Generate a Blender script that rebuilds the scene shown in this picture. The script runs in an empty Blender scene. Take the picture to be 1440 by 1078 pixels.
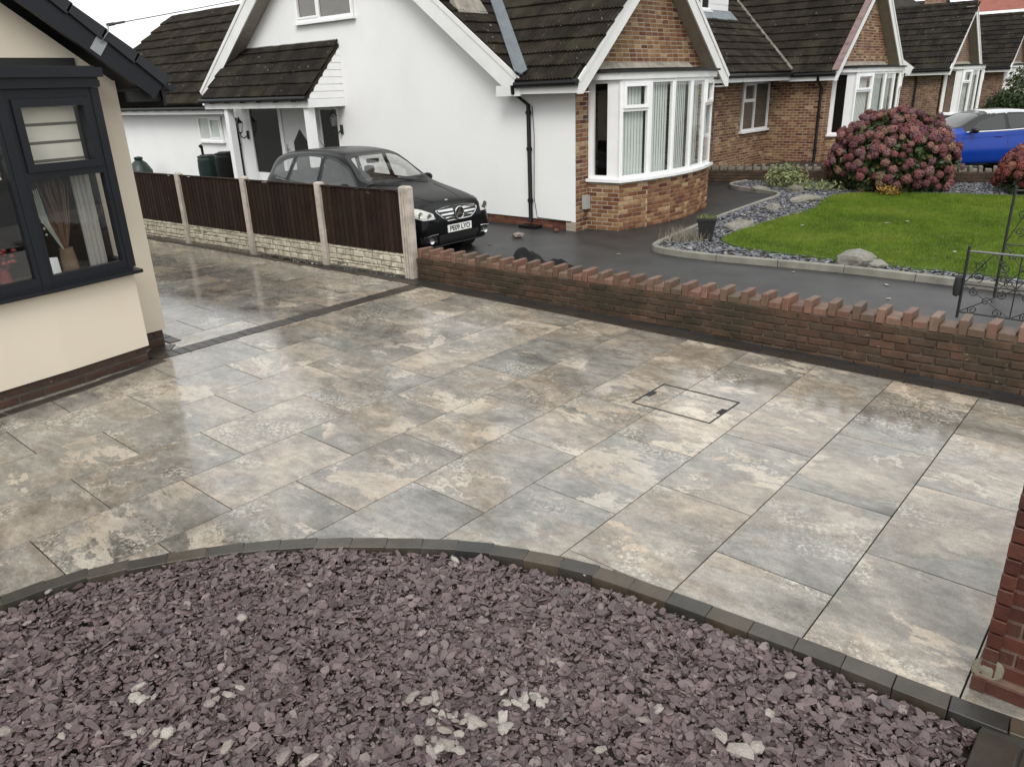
import bpy, bmesh, math, random
import numpy as np
from mathutils import Vector, Matrix, noise
from mathutils.bvhtree import BVHTree
random.seed(7); rng = np.random.default_rng(7)
SC = bpy.context.scene; COL = SC.collection
# ---------------------------------------------------------------- camera, sky, sun, exposure
PITCH, ROLL, YAW, CAMH, FPX = .3715, -.0353, -.7264, 2.2606, 1071.65
Fv = Vector((math.sin(YAW)*math.cos(PITCH), math.cos(YAW)*math.cos(PITCH), -math.sin(PITCH)))
Rv = Vector((math.cos(YAW), -math.sin(YAW), 0)); Uv = Rv.cross(Fv)
R2 = Rv*math.cos(ROLL) + Uv*math.sin(ROLL); U2 = -Rv*math.sin(ROLL) + Uv*math.cos(ROLL)
CP = Vector((0, 0, CAMH))
cd = bpy.data.cameras.new('camera'); cam = bpy.data.objects.new('camera', cd); COL.objects.link(cam)
cd.sensor_fit = 'HORIZONTAL'; cd.sensor_width = 36; cd.lens = FPX/1440*36; cd.clip_end = 600; cd.clip_start = .05
mw = Matrix.Identity(4)
for i in range(3): mw[i][0], mw[i][1], mw[i][2], mw[i][3] = R2[i], U2[i], -Fv[i], CP[i]
cam.matrix_world = mw; SC.camera = cam

SUN_EL, SUN_AZ = 44, 145
world = bpy.data.worlds.new('World'); SC.world = world; world.use_nodes = True
wn = world.node_tree.nodes; wl = world.node_tree.links; wn.clear()
wo = wn.new('ShaderNodeOutputWorld'); bg = wn.new('ShaderNodeBackground'); sky = wn.new('ShaderNodeTexSky')
sky.sky_type = 'NISHITA'; sky.sun_disc = False; sky.sun_elevation = math.radians(SUN_EL); sky.sun_rotation = math.radians(SUN_AZ)
sky.dust_density = 4; sky.air_density = 1.0
hs = wn.new('ShaderNodeHueSaturation'); hs.inputs['Saturation'].default_value = .08; hs.inputs['Value'].default_value = 1.0
mx = wn.new('ShaderNodeMix'); mx.data_type = 'RGBA'; mx.inputs[0].default_value = .78
mx.inputs[7].default_value = (8.95, 9.15, 9.15, 1)      # even grey cloud cover
wl.new(sky.outputs[0], hs.inputs['Color']); wl.new(hs.outputs[0], mx.inputs[6]); wl.new(mx.outputs[2], bg.inputs[0])
bg.inputs[1].default_value = .1; wl.new(bg.outputs[0], wo.inputs[0])
sl = bpy.data.lights.new('sun', 'SUN'); sl.energy = 1.1; sl.angle = math.radians(25); sl.color = (1, .97, .93)
sun = bpy.data.objects.new('sun', sl); COL.objects.link(sun)
sd = Vector((math.sin(math.radians(SUN_AZ))*math.cos(math.radians(SUN_EL)), math.cos(math.radians(SUN_AZ))*math.cos(math.radians(SUN_EL)), math.sin(math.radians(SUN_EL))))
sun.rotation_euler = (-sd).to_track_quat('-Z', 'Y').to_euler(); sun.location = (0, 0, 20)
vs = SC.view_settings; vs.view_transform = 'Standard'; vs.look = 'None'; vs.exposure = .72; vs.gamma = 1; vs.use_curve_mapping = False
SC.render.engine = 'CYCLES'; SC.cycles.use_denoising = True; SC.cycles.max_bounces = 6; SC.cycles.transparent_max_bounces = 12
SC.cycles.caustics_reflective = False; SC.cycles.caustics_refractive = False

def proj(P):
    d = Vector(P)-CP; z = d.dot(Fv)
    if z < .05: return (-9999, -9999)
    return (720+FPX*d.dot(R2)/z, 539-FPX*d.dot(U2)/z)
def inframe(P, m=60):
    x, y = proj(P); return -m < x < 1440+m and -m < y < 1078+m
# ---------------------------------------------------------------- materials
class NT:
    def __init__(s, name):
        s.m = bpy.data.materials.new(name); s.m.use_nodes = True; s.t = s.m.node_tree
        s.b = s.t.nodes['Principled BSDF']; s.out = s.t.nodes['Material Output']
    def n(s, ty, ins=None, **kw):
        nd = s.t.nodes.new('ShaderNode'+ty)
        for k, v in kw.items(): setattr(nd, k, v)
        for k, v in (ins or {}).items(): s.set(nd.inputs[k], v)
        return nd
    def set(s, sock, v):
        if hasattr(v, 'is_output'): s.t.links.new(v, sock)
        elif isinstance(v, (tuple, list)) and len(v) == 3 and sock.type == 'RGBA': sock.default_value = (*v, 1)
        else: sock.default_value = v
    def co(s, scale=(1, 1, 1), rnd=True, kind='Object'):
        c = s.n('TexCoord').outputs[kind]
        if rnd:
            o = s.n('ObjectInfo').outputs['Random']
            w = s.n('TexWhiteNoise', {'W': o}, noise_dimensions='1D').outputs['Color']
            w = s.n('VectorMath', {0: w, 1: (60, 60, 60)}, operation='MULTIPLY').outputs[0]
            c = s.n('VectorMath', {0: c, 1: w}).outputs[0]
        if scale != (1, 1, 1): c = s.n('VectorMath', {0: c, 1: scale}, operation='MULTIPLY').outputs[0]
        return c
    def noise(s, v, sc, det=4, ro=.55, dist=0): return s.n('TexNoise', {'Vector': v, 'Scale': sc, 'Detail': det, 'Roughness': ro, 'Distortion': dist}).outputs[0]
    def ramp(s, f, stops, interp='LINEAR'):
        r = s.n('ValToRGB', {'Fac': f}); e = r.color_ramp; e.interpolation = interp
        while len(e.elements) < len(stops): e.elements.new(.5)
        for el, (p, c) in zip(e.elements, stops):
            el.position = p; el.color = (c, c, c, 1) if isinstance(c, (int, float)) else (*c, 1)
        return r.outputs[0]
    def mix(s, f, a, b, mode='MIX'):
        m = s.n('Mix', data_type='RGBA', blend_type=mode); s.set(m.inputs[0], f); s.set(m.inputs[6], a); s.set(m.inputs[7], b); return m.outputs[2]
    def math(s, op, a, b=0.0):
        m = s.n('Math', operation=op); s.set(m.inputs[0], a); s.set(m.inputs[1], b); return m.outputs[0]
    def rnd(s):
        a = s.n('Attribute', attribute_name='rnd').outputs['Fac']; o = s.n('ObjectInfo').outputs['Random']
        return s.math('FRACT', s.math('ADD', a, o))
    def bump(s, h, st=.3, d=.01): s.set(s.b.inputs['Normal'], s.n('Bump', {'Height': h, 'Strength': st, 'Distance': d}).outputs[0])
    def fin(s, col, rough=.6, **kw):
        s.set(s.b.inputs['Base Color'], col); s.set(s.b.inputs['Roughness'], rough)
        for k, v in kw.items(): s.set(s.b.inputs[k.replace('_', ' ')], v)
        return s.m
MT = {}
def plain(name, col, rough=.5, var=.12, sc=6, bump=0, bsc=40, **kw):
    t = NT(name); c = t.co(rnd=True)
    f = t.ramp(t.noise(c, sc, 5, .6), [(.3, 1-var), (.7, 1+var)])
    k = t.mix(1.0, col, f, 'MULTIPLY')
    if bump: t.bump(t.noise(c, bsc, 4, .6), bump, .005)
    MT[name] = t.fin(k, rough, **kw); return MT[name]

def m_slab():
    t = NT('porcelain_slab'); c = t.co((1, 1, 1)); cs = t.n('VectorMath', {0: c, 1: (.68, 1.12, 1)}, operation='MULTIPLY').outputs[0]
    n1 = t.noise(cs, 1.3, 14, .66, .35); n2 = t.noise(cs, 1.7, 13, .72, .35); n3 = t.noise(c, 42, 4, .7); n4 = t.noise(cs, 6, 12, .74, .2); n5 = t.noise(cs, 22, 9, .74)
    base = t.ramp(n1, [(.30, (.08, .074, .064)), (.42, (.162, .156, .142)), (.49, (.215, .207, .190)), (.525, (.178, .157, .132)), (.58, (.24, .216, .184)), (.68, (.30, .262, .215))])
    base = t.mix(1.0, base, t.ramp(n4, [(.3, .6), (.5, 1.0), (.7, 1.38)]), 'MULTIPLY'); base = t.mix(1.0, base, t.ramp(n5, [(.3, .74), (.7, 1.26)]), 'MULTIPLY')
    # ragged cream and tan patches
    crm = t.mix(t.ramp(t.noise(cs, 2.0, 4), [(.4, 0.0), (.6, 1.0)]), (.47, .435, .38), (.40, .335, .26))
    pm = t.math('MULTIPLY', t.ramp(n2, [(.548, 0.0), (.57, .75), (.61, .65), (.68, .2)]), t.ramp(t.noise(c, 1.15, 2), [(.44, 0.0), (.53, 1.0)]))
    base = t.mix(t.math('MULTIPLY', pm, t.ramp(n5, [(.28, .45), (.55, 1.0)])), base, crm)
    # a few pale rims where patches meet
    rim = t.ramp(t.math('ABSOLUTE', t.math('SUBTRACT', n1, .522)), [(0, .9), (.004, .6), (.014, 0.0)])
    base = t.mix(t.math('MULTIPLY', rim, t.ramp(t.noise(c, 1.6, 3), [(.54, 0.0), (.62, .85)])), base, (.52, .48, .415))
    spk = t.math('MULTIPLY', t.ramp(n3, [(.49, 0.0), (.6, 1.0)]), t.ramp(t.noise(cs, 1.9, 5, .6, .4), [(.55, 0.0), (.64, .75)]))
    base = t.mix(spk, base, (.46, .45, .41))
    dk = t.math('MULTIPLY', t.ramp(n3, [(.42, 1.0), (.52, 0.0)]), t.ramp(t.noise(cs, 1.5, 6, .6, .5), [(.57, 0.0), (.66, .8)]))
    base = t.mix(dk, base, (.07, .065, .052))
    o = t.n('ObjectInfo').outputs['Random']
    tint = t.ramp(o, [(0, (.88, .885, .88)), (.25, (1.0, 1.0, 1.0)), (.45, (1.06, 1.0, .93)), (.6, (.92, .9, .88)), (.8, (1.03, 1.01, .99)), (1, (1.15, 1.11, 1.06))])
    base = t.mix(1.0, base, tint, 'MULTIPLY'); base = t.mix(1.0, base, t.ramp(t.noise(c, 130, 4, .75), [(.3, (.80, .79, .775)), (.7, (1.40, 1.37, 1.32))]), 'MULTIPLY')
    t.bump(t.math('ADD', t.noise(c, 70, 5, .65), t.math('MULTIPLY', n4, 1.2)), .07, .003)
    ro = t.ramp(t.noise(c, 2.4, 7, .62), [(.36, .08), (.52, .125), (.64, .19), (.76, .3)])
    MT['slab'] = t.fin(base, ro, IOR=1.68)
m_slab()
def m_brick(key, stops, mossc=None, rough=.7, moss=.0, bump=.5, lo=.45, hi=.62):
    t = NT(key); c = t.co(); r = t.rnd()
    if key == 'grass_blade': r = t.n('Attribute', attribute_name='rnd').outputs['Fac']
    col = t.ramp(r, stops)
    n = t.noise(c, 9, 6, .65); col = t.mix(1.0, col, t.ramp(n, [(.25, .62), (.5, 1.0), (.75, 1.3)]), 'MULTIPLY')
    if moss:
        w = t.co(rnd=False, kind='Object'); g = t.n('NewGeometry').outputs['Position']
        f = t.math('MULTIPLY', t.ramp(t.noise(g, 2.2, 7, .65), [(lo, 0.0), (hi, 1.0)]), moss)
        col = t.mix(f, col, mossc)
        f2 = t.math('MULTIPLY', t.ramp(t.noise(g, 9, 7, .7), [(.66, 0.0), (.72, 1.0)]), .4)
        col = t.mix(f2, col, (.42, .38, .32))
    if key.startswith('roof_tile'):
        g2 = t.n('NewGeometry').outputs['Position']; col = t.mix(t.ramp(t.noise(g2, 11, 5, .6), [(.66, 0.0), (.70, .75)]), col, (.26, .25, .22)); col = t.mix(t.ramp(t.noise(g2, 1.6, 5, .6), [(.5, 0.0), (.66, .5)]), col, (.05, .047, .028))
    t.bump(t.noise(c, 55, 5, .7), bump, .006); MT[key] = t.fin(col, rough, Specular_IOR_Level=.1 if key.startswith('roof') else .2 if rough > .55 else .45)
m_brick('brick_wall', [(0, (.058, .034, .023)), (.25, (.082, .046, .031)), (.5, (.068, .046, .032)), (.75, (.10, .055, .036)), (1, (.047, .034, .025))], (.028, .027, .017), .62, .75)
m_brick('brick_cap', [(0, (.115, .054, .037)), (.2, (.165, .084, .057)), (.4, (.095, .06, .043)), (.6, (.20, .112, .078)), (.78, (.13, .062, .043)), (.9, (.09, .062, .043)), (1, (.24, .155, .11))], (.075, .058, .036), .55, .6, lo=.47, hi=.62)
m_brick('brick_house', [(0, (.085, .031, .02)), (.12, (.165, .068, .036)), (.28, (.225, .118, .056)), (.4, (.12, .043, .026)), (.56, (.28, .165, .08)), (.7, (.19, .085, .043)), (.8, (.15, .066, .036)), (.92, (.31, .195, .10)), (1, (.36, .25, .145))])
m_brick('brick_gable', [(0, (.075, .04, .02)), (.2, (.25, .145, .058)), (.4, (.16, .085, .036)), (.6, (.30, .18, .075)), (.75, (.10, .052, .026)), (.88, (.21, .118, .05)), (1, (.28, .168, .072))])
m_brick('brick_red', [(0, (.105, .035, .022)), (.4, (.14, .05, .03)), (.7, (.17, .068, .04)), (1, (.09, .034, .022))])
m_brick('brick_pier', [(0, (.05, .017, .011)), (.4, (.07, .022, .015)), (.7, (.09, .03, .02)), (1, (.06, .024, .017))], (.085, .055, .036), .4, .5, lo=.58, hi=.7)
m_brick('brick_plinth', [(0, (.035, .017, .012)), (.4, (.05, .022, .015)), (.7, (.062, .03, .02)), (1, (.042, .02, .014))], (.06, .04, .028), .4, .4)
m_brick('sett', [(0, (.034, .031, .027)), (.25, (.062, .052, .041)), (.45, (.034, .033, .03)), (.65, (.066, .05, .035)), (.85, (.05, .042, .032)), (1, (.03, .029, .028))], None, .34, 0, .35)
m_brick('sett_dark', [(0, (.03, .024, .02)), (.5, (.042, .033, .026)), (1, (.026, .023, .021))], None, .36, 0, .3)
m_brick('roof_tile', [(0, (.012, .0095, .0077)), (.4, (.021, .0165, .0128)), (.7, (.016, .013, .0106)), (1, (.028, .021, .0162))], (.055, .048, .034), .8, .5, .9, lo=.5, hi=.7)
m_brick('roof_tile_grey', [(0, (.014, .0122, .0108)), (.5, (.02, .0175, .0155)), (1, (.028, .024, .021))], (.055, .045, .033), .8, .45, .8, lo=.5, hi=.7)
m_brick('slate_purple', [(0, (.055, .038, .040)), (.25, (.118, .081, .083)), (.5, (.078, .055, .058)), (.72, (.152, .11, .11)), (.86, (.094, .069, .073)), (.95, (.2, .158, .15)), (1, (.06, .05, .053))], None, .42, 0, .35)
m_brick('slate_blue', [(0, (.07, .078, .1)), (.3, (.13, .135, .15)), (.6, (.095, .1, .12)), (.85, (.24, .235, .23)), (1, (.15, .15, .165))], None, .45, 0, .3)
m_brick('pale_stone', [(0, (.30, .265, .235)), (.4, (.22, .19, .168)), (.7, (.37, .34, .305)), (1, (.20, .16, .148))], None, .55, 0, .5)
m_brick('grey_stone', [(0, (.20, .19, .17)), (.5, (.26, .245, .215)), (1, (.17, .155, .135))], (.12, .12, .07), .75, .5, .8)
m_brick('flower', [(0, (.12, .042, .046)), (.18, (.19, .075, .072)), (.36, (.11, .052, .066)), (.52, (.25, .12, .10)), (.66, (.115, .038, .04)), (.8, (.165, .09, .10)), (.92, (.22, .13, .095)), (1, (.15, .11, .06))], None, .8, 0, .3)
m_brick('flower_red', [(0, (.17, .045, .04)), (.4, (.24, .08, .062)), (.7, (.15, .05, .05)), (1, (.26, .12, .08))], None, .8, 0, .3)
m_brick('leaf', [(0, (.02, .035, .012)), (.35, (.035, .06, .018)), (.7, (.05, .075, .022)), (.9, (.085, .085, .025)), (1, (.15, .1, .03))], None, .55, 0, .1)
m_brick('leaf_pale', [(0, (.10, .13, .05)), (.4, (.2, .23, .09)), (.75, (.28, .29, .14)), (1, (.13, .15, .05))], None, .55, 0, .1)
m_brick('leaf_yellow', [(0, (.2, .11, .02)), (.5, (.26, .17, .035)), (1, (.16, .06, .02))], None, .6, 0, .1)
m_brick('leaf_hedge', [(0, (.016, .03, .012)), (.5, (.03, .05, .018)), (1, (.045, .065, .022))], None, .6, 0, .1)
m_brick('grass_blade', [(0, (.058, .10, .007)), (.35, (.098, .158, .010)), (.7, (.13, .195, .015)), (1, (.19, .215, .035))], None, .6, 0, .05)
m_brick('dry_grass', [(0, (.2, .17, .12)), (.5, (.28, .25, .2)), (1, (.14, .13, .09))], None, .8, 0, .1)
m_brick('fence_wood', [(0, (.014, .0068, .0045)), (.5, (.021, .0105, .007)), (1, (.03, .0155, .0105))], (.03, .022, .015), .8, .35, .5)
plain('mortar', (.34, .30, .235), .9, .3, 8, .4); plain('mortar_dark', (.06, .05, .038), .85, .35, 8, .4); plain('joint', (.035, .033, .03), .6, .2)
plain('mortar_wall', (.10, .08, .06), .85, .5, 6, .5); plain('coping_pale', (.16, .14, .11), .8, .4, 14, .4); plain('joint_pale', (.17, .155, .12), .9, .3, 12); plain('mortar_red', (.15, .095, .07), .85, .3, 20, .5)
def m_render(key, col, stain, rough=.85, s=.25):
    t = NT(key); g = t.n('NewGeometry').outputs['Position']
    k = t.mix(t.math('MULTIPLY', t.ramp(t.noise(g, .9, 6, .6), [(.45, 0.0), (.75, 1.0)]), s), col, stain)
    t.bump(t.noise(g, 120, 3, .6), .25, .003); MT[key] = t.fin(k, rough)
m_render('render_white', (.79, .79, .78), (.66, .67, .67), s=.4); m_render('render_cream', (.66, .585, .475), (.54, .45, .34), s=.35)
m_render('render_step', (.72, .72, .72), (.6, .6, .6))
plain('upvc', (.82, .82, .82), .28, .03); plain('white_board', (.70, .70, .685), .4, .06, 3); plain('soffit', (.34, .30, .25), .7, .12)
plain('anthracite', (.0085, .0098, .0135), .4, .08, Specular_IOR_Level=.3); plain('anth_roof', (.016, .0185, .022), .55, .15, Specular_IOR_Level=.35)
plain('black_pvc', (.008, .008, .009), .4, .1, Specular_IOR_Level=.25); plain('black_matt', (.012, .012, .012), .75, .2); plain('lead', (.13, .15, .165), .5, .18, 5, .2)
plain('gravelboard', (.46, .42, .33), .85, .4, 9, .6); plain('concrete', (.30, .285, .25), .8, .25, 7, .4); plain('concrete_post', (.42, .37, .32), .85, .3, 6, .6); plain('kerb_concrete', (.205, .195, .165), .8, .25, 5, .5)
plain('tarmac', (.031, .031, .0305), .42, .35, 2.5, .6, 150, Specular_IOR_Level=.35); plain('soil', (.035, .027, .02), .9, .3); plain('pavement', (.25, .24, .22), .7, .15, 3, .2)
plain('earth_green', (.06, .10, .014), .9, .3, 3); plain('ground', (.09, .09, .075), .9, .2, .3)
plain('lintel', (.24, .22, .185), .9, .35, 6, .6); plain('galv', (.26, .28, .29), .45, .15); plain('grey_plastic', (.36, .37, .36), .5, .08)
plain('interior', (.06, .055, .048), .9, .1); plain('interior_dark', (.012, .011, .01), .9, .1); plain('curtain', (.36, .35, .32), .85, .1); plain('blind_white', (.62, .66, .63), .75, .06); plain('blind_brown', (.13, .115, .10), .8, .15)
plain('roller', (.70, .66, .58), .8, .05); plain('door_white', (.62, .62, .61), .35, .04); plain('dark_glass', (.014, .014, .014), .08, .1)
plain('butt_green', (.010, .024, .021), .45, .15); plain('iron', (.012, .012, .013), .5, .15); plain('iron_pale', (.14, .145, .14), .5, .2)
plain('bark', (.07, .055, .04), .85, .3); plain('stem', (.17, .12, .075), .85, .2); plain('reed', (.14, .085, .055), .85, .3); plain('reed_pale', (.33, .36, .32), .7, .2)
plain('red_flower', (.16, .02, .02), .7, .2); plain('blue_plastic', (.05, .22, .34), .35, .1); plain('pink_plastic', (.45, .12, .12), .35, .1)
plain('chrome', (.72, .72, .72), .14, .03, Metallic=1.0); plain('rubber', (.014, .014, .014), .75, .15); plain('alloy', (.45, .46, .47), .3, .05, Metallic=.8)
plain('car_black', (.004, .0042, .005), .3, .05, 3, Coat_Weight=.16, Coat_Roughness=.03, Specular_IOR_Level=.12); plain('roof_sky_sheen', (.42, .44, .46), .25, .05, 3, Coat_Weight=1.0, Coat_Roughness=.05); plain('car_blue', (.004, .035, .26), .3, .05, 3, Coat_Weight=.3, Coat_Roughness=.05, Specular_IOR_Level=.25)  # pale grey on the blue car's roof paints in the reflected sky
plain('trim_black', (.012, .012, .012), .45, .1); plain('seat_cloth', (.022, .022, .024), .9, .1); plain('plate_white', (.78, .78, .76), .4, .02); plain('plate_text', (.01, .01, .01), .4, .02)
plain('lamp_lens', (.45, .45, .42), .1, .1, 20, Coat_Weight=1.0); plain('bag_black', (.0035, .0035, .004), .6, .2, 5, .3, 25, Specular_IOR_Level=.2); plain('terracotta', (.36, .15, .09), .8, .2); plain('red_roof', (.22, .075, .055), .85, .15, 4)
plain('tile_pinkish', (.18, .12, .115), .8, .25, 8); plain('cream_paint', (.55, .5, .42), .8, .1)
def m_glass(key, tint=.9, f0=.06, rough=.015):
    t = NT(key); tr = t.n('BsdfTransparent', {'Color': (tint, tint*1.01, tint, 1)}); gl = t.n('BsdfGlossy', {'Color': (1, 1, 1, 1), 'Roughness': rough})
    bf_ = t.n('NewGeometry').outputs['Backfacing']; fr = t.n('Fresnel', {'IOR': t.math('ADD', 1.55, t.math('MULTIPLY', bf_, 1/1.55-1.55))}).outputs[0]; fr = t.math('ADD', fr, f0)
    ms = t.n('MixShader', {0: fr, 1: tr.outputs[0], 2: gl.outputs[0]}); t.t.links.new(ms.outputs[0], t.out.inputs[0]); MT[key] = t.m
m_glass('glass', .96, .03); m_glass('car_glass', .86, .04); m_glass('car_glass_dark', .3, .04)
def m_brick_tex(key, c1, c2, mo, scale=1.0):
    t = NT(key); g = t.n('TexCoord').outputs['Object']; s = t.n('SeparateXYZ', {0: g}).outputs
    v = t.n('CombineXYZ', {0: t.math('ADD', s[0], s[1]), 1: s[2], 2: 0.0}).outputs[0]
    b = t.n('TexBrick', {'Vector': v, 'Color1': (*c1, 1), 'Color2': (*c2, 1), 'Mortar': (*mo, 1), 'Scale': 1.0, 'Mortar Size': .006, 'Brick Width': .2, 'Row Height': .0667, 'Bias': -.1})
    k = t.mix(1.0, b.outputs[0], t.ramp(t.noise(g, 6, 4), [(.3, .65), (.7, 1.35)]), 'MULTIPLY'); MT[key] = t.fin(k, .8)
m_brick_tex('brick_far', (.19, .105, .055), (.07, .03, .02), (.26, .22, .17))
m_brick_tex('brick_far_gable', (.27, .15, .06), (.16, .085, .038), (.26, .22, .16))
# ---------------------------------------------------------------- geometry helpers
WL = {}
def link(o, parent=None, loc=(0, 0, 0)):
    loc = Vector(loc); COL.objects.link(o); WL[o.name] = loc.copy()
    if parent is not None: o.parent = parent; loc = loc-WL[parent.name]
    o.location = loc; return o
def tag(o, label=None, cat=None, group=None, kind=None):
    for k, v in (('label', label), ('category', cat), ('group', group), ('kind', kind)):
        if v: o[k] = v
    return o
def thing(name, label, cat, loc=(0, 0, 0), group=None, kind=None):
    o = bpy.data.objects.new(name, None); o.empty_display_size = .1; link(o, None, loc); return tag(o, label, cat, group, kind)
class MB:
    def __init__(s): s.v, s.f, s.mi, s.cur, s.rnd = [], [], [], 0, []
    def add(s, vs, fs, r=0.0):
        b = len(s.v); s.v += [tuple(x) for x in vs]
        for f in fs: s.f.append([b+i for i in f]); s.mi.append(s.cur); s.rnd.append(r)
    def poly(s, pts): s.add(pts, [range(len(pts))])
    def box(s, x0, x1, y0, y1, z0, z1): s.lbox(None, x0, x1, y0, y1, z0, z1)
    def lbox(s, fr, u0, u1, v0, v1, n0, n1, r=0.0):
        P = [(u, v, n) for n in (n0, n1) for v in (v0, v1) for u in (u0, u1)]
        if fr: P = [fr[0]+fr[1]*a+fr[2]*b+fr[3]*c for a, b, c in P]
        s.add(P, [(0, 2, 3, 1), (4, 5, 7, 6), (0, 1, 5, 4), (2, 6, 7, 3), (0, 4, 6, 2), (1, 3, 7, 5)], r)
    def hexa(s, P): s.add(P, [(0, 2, 3, 1), (4, 5, 7, 6), (0, 1, 5, 4), (2, 6, 7, 3), (0, 4, 6, 2), (1, 3, 7, 5)])
    def prism(s, pts, d):
        n = len(pts); pts = [Vector(p) for p in pts]; d = Vector(d)
        s.add(pts+[p+d for p in pts], [list(range(n))[::-1], list(range(n, 2*n))]+[(i, (i+1) % n, n+(i+1) % n, n+i) for i in range(n)])
    def tube(s, pts, r, n=8, cap=True):
        pts = [Vector(p) for p in pts]; rs = r if isinstance(r, (list, tuple)) else [r]*len(pts); V = []; up = Vector((0, 0, 1))
        for i, p in enumerate(pts):
            t = (pts[min(i+1, len(pts)-1)]-pts[max(i-1, 0)]).normalized()
            a = t.cross(up if abs(t.z) < .9 else Vector((1, 0, 0))).normalized(); b = t.cross(a)
            V += [p+(a*math.cos(k*2*math.pi/n)+b*math.sin(k*2*math.pi/n))*rs[i] for k in range(n)]
        F = [(i*n+k, i*n+(k+1) % n, (i+1)*n+(k+1) % n, (i+1)*n+k) for i in range(len(pts)-1) for k in range(n)]
        if cap: F += [list(range(n))[::-1], list(range((len(pts)-1)*n, len(pts)*n))]
        s.add(V, F)
    def lathe(s, prof, c, n=16, axis='z'):
        V = []
        for r, h in prof:
            for k in range(n):
                a = 2*math.pi*k/n; q = (r*math.cos(a), r*math.sin(a), h)
                if axis == 'y': q = (q[0], q[2], q[1])
                if axis == 'x': q = (q[2], q[0], q[1])
                V.append((c[0]+q[0], c[1]+q[1], c[2]+q[2]))
        m = len(prof)
        s.add(V, [(i*n+k, i*n+(k+1) % n, (i+1)*n+(k+1) % n, (i+1)*n+k) for i in range(m-1) for k in range(n)]+[list(range(n))[::-1], list(range((m-1)*n, m*n))])
    def mesh(s, name, mats, smooth=False):
        me = bpy.data.meshes.new(name); me.from_pydata(s.v, [], s.f)
        for m in (mats if isinstance(mats, (list, tuple)) else [mats]): me.materials.append(MT[m])
        if any(s.mi): me.polygons.foreach_set('material_index', s.mi)
        if any(s.rnd): me.attributes.new('rnd', 'FLOAT', 'FACE').data.foreach_set('value', s.rnd)
        bm = bmesh.new(); bm.from_mesh(me); bmesh.ops.recalc_face_normals(bm, faces=bm.faces); bm.to_mesh(me); bm.free()
        if smooth:
            me.polygons.foreach_set('use_smooth', [True]*len(me.polygons)); me.set_sharp_from_angle(angle=math.radians(smooth if smooth > 1 else 40))
        me.update(); return me
    def build(s, name, mats, parent=None, loc=(0, 0, 0), smooth=False, kind=None):
        o = bpy.data.objects.new(name, s.mesh(name, mats, smooth)); link(o, parent, loc)
        if kind: o['kind'] = kind
        return o
def inst(name, me, parent, M, scale=None):
    o = bpy.data.objects.new(name, me); COL.objects.link(o); p = M.translation.copy(); WL[o.name] = p.copy()
    L = M.copy()
    if parent is not None: o.parent = parent; L.translation = p-WL[parent.name]
    o.matrix_local = L; return o
def basis(o, u, v, n, su=1, sv=1, sn=1):
    M = Matrix.Identity(4)
    for i in range(3): M[i][0], M[i][1], M[i][2], M[i][3] = u[i]*su, v[i]*sv, n[i]*sn, o[i]
    return M
def frame(o, u, n, v=(0, 0, 1)): return (Vector(o), Vector(u).normalized(), Vector(v).normalized(), Vector(n).normalized())
def facet(a, b, out=1, z=0):   # vertical facet from a to b in plan; n is to the right of the walk a->b (out=1)
    u = (Vector((*b, 0))-Vector((*a, 0))); n = Vector((u.y, -u.x, 0))*out
    return frame((a[0], a[1], z), u, n), u.length
def cham_box(name, L, H, D, c, mat):
    bm = bmesh.new(); bmesh.ops.create_cube(bm, size=1)
    for v in bm.verts: v.co = Vector((v.co.x*L, v.co.y*H, v.co.z*D))
    bmesh.ops.bevel(bm, geom=bm.edges[:], offset=c, segments=1, affect='EDGES', profile=.5)
    for v in bm.verts: v.co += noise.noise_vector(v.co*37+Vector((L, H, D)))*c*.45
    me = bpy.data.meshes.new(name); bm.to_mesh(me); bm.free(); me.materials.append(MT[mat]); return me
def add_to(mb, me, M, r):
    mb.add([M @ v.co for v in me.vertices], [list(p.vertices) for p in me.polygons], r)
def emit(store, parent, name, limit=300, keep=False, stuffname=None):
    """store: (mesh, matrix). nearest in-frame ones become parts, the rest one joined part"""
    key = [(0 if inframe(M.translation, 10) else 1, (M.translation-CP).length, i) for i, (me, M) in enumerate(store)]; key.sort()
    for a, d, i in key[:limit]: inst(name, store[i][0], parent, store[i][1])
    rest = key[limit:]
    if rest:
        mb = MB()
        for a, d, i in rest: add_to(mb, store[i][0], store[i][1], random.random()*.98+.01)
        o = mb.build(stuffname or name+'s', [store[0][0].materials[0].name and MTKEY[store[0][0].materials[0].name]], parent); o['kind'] = 'stuff'
MTKEY = {m.name: k for k, m in MT.items()}
BL, BH, BD = .2, .0667, .05
def bricks(store, me, fr, spans, z0, n, L=BL, H=BH, proud=.004, ph=0, jo=.011, jit=.0015):
    for c in range(n):
        zc = z0+(c+.5)*H
        for (a, b) in spans(zc, c):
            u = a-(L*.5 if (c+ph) % 2 else 0)
            while u < b-.02:
                p, q = max(u, a), min(u+L, b); u += L
                if q-p < .035: continue
                ln = q-p-jo
                o = fr[0]+fr[1]*((p+q)/2)+fr[2]*zc+fr[3]*(proud-BD/2+random.uniform(-jit, jit))
                store.append((random.choice(me) if isinstance(me, list) else me, basis(o, fr[1], fr[2], fr[3], ln/(L-jo))))
def brick_mesh(mat, c=.004, L=BL, H=BH, D=BD): return cham_box('brick', L-.009, H-.009, D, c, mat)
CELLS = {}
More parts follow.
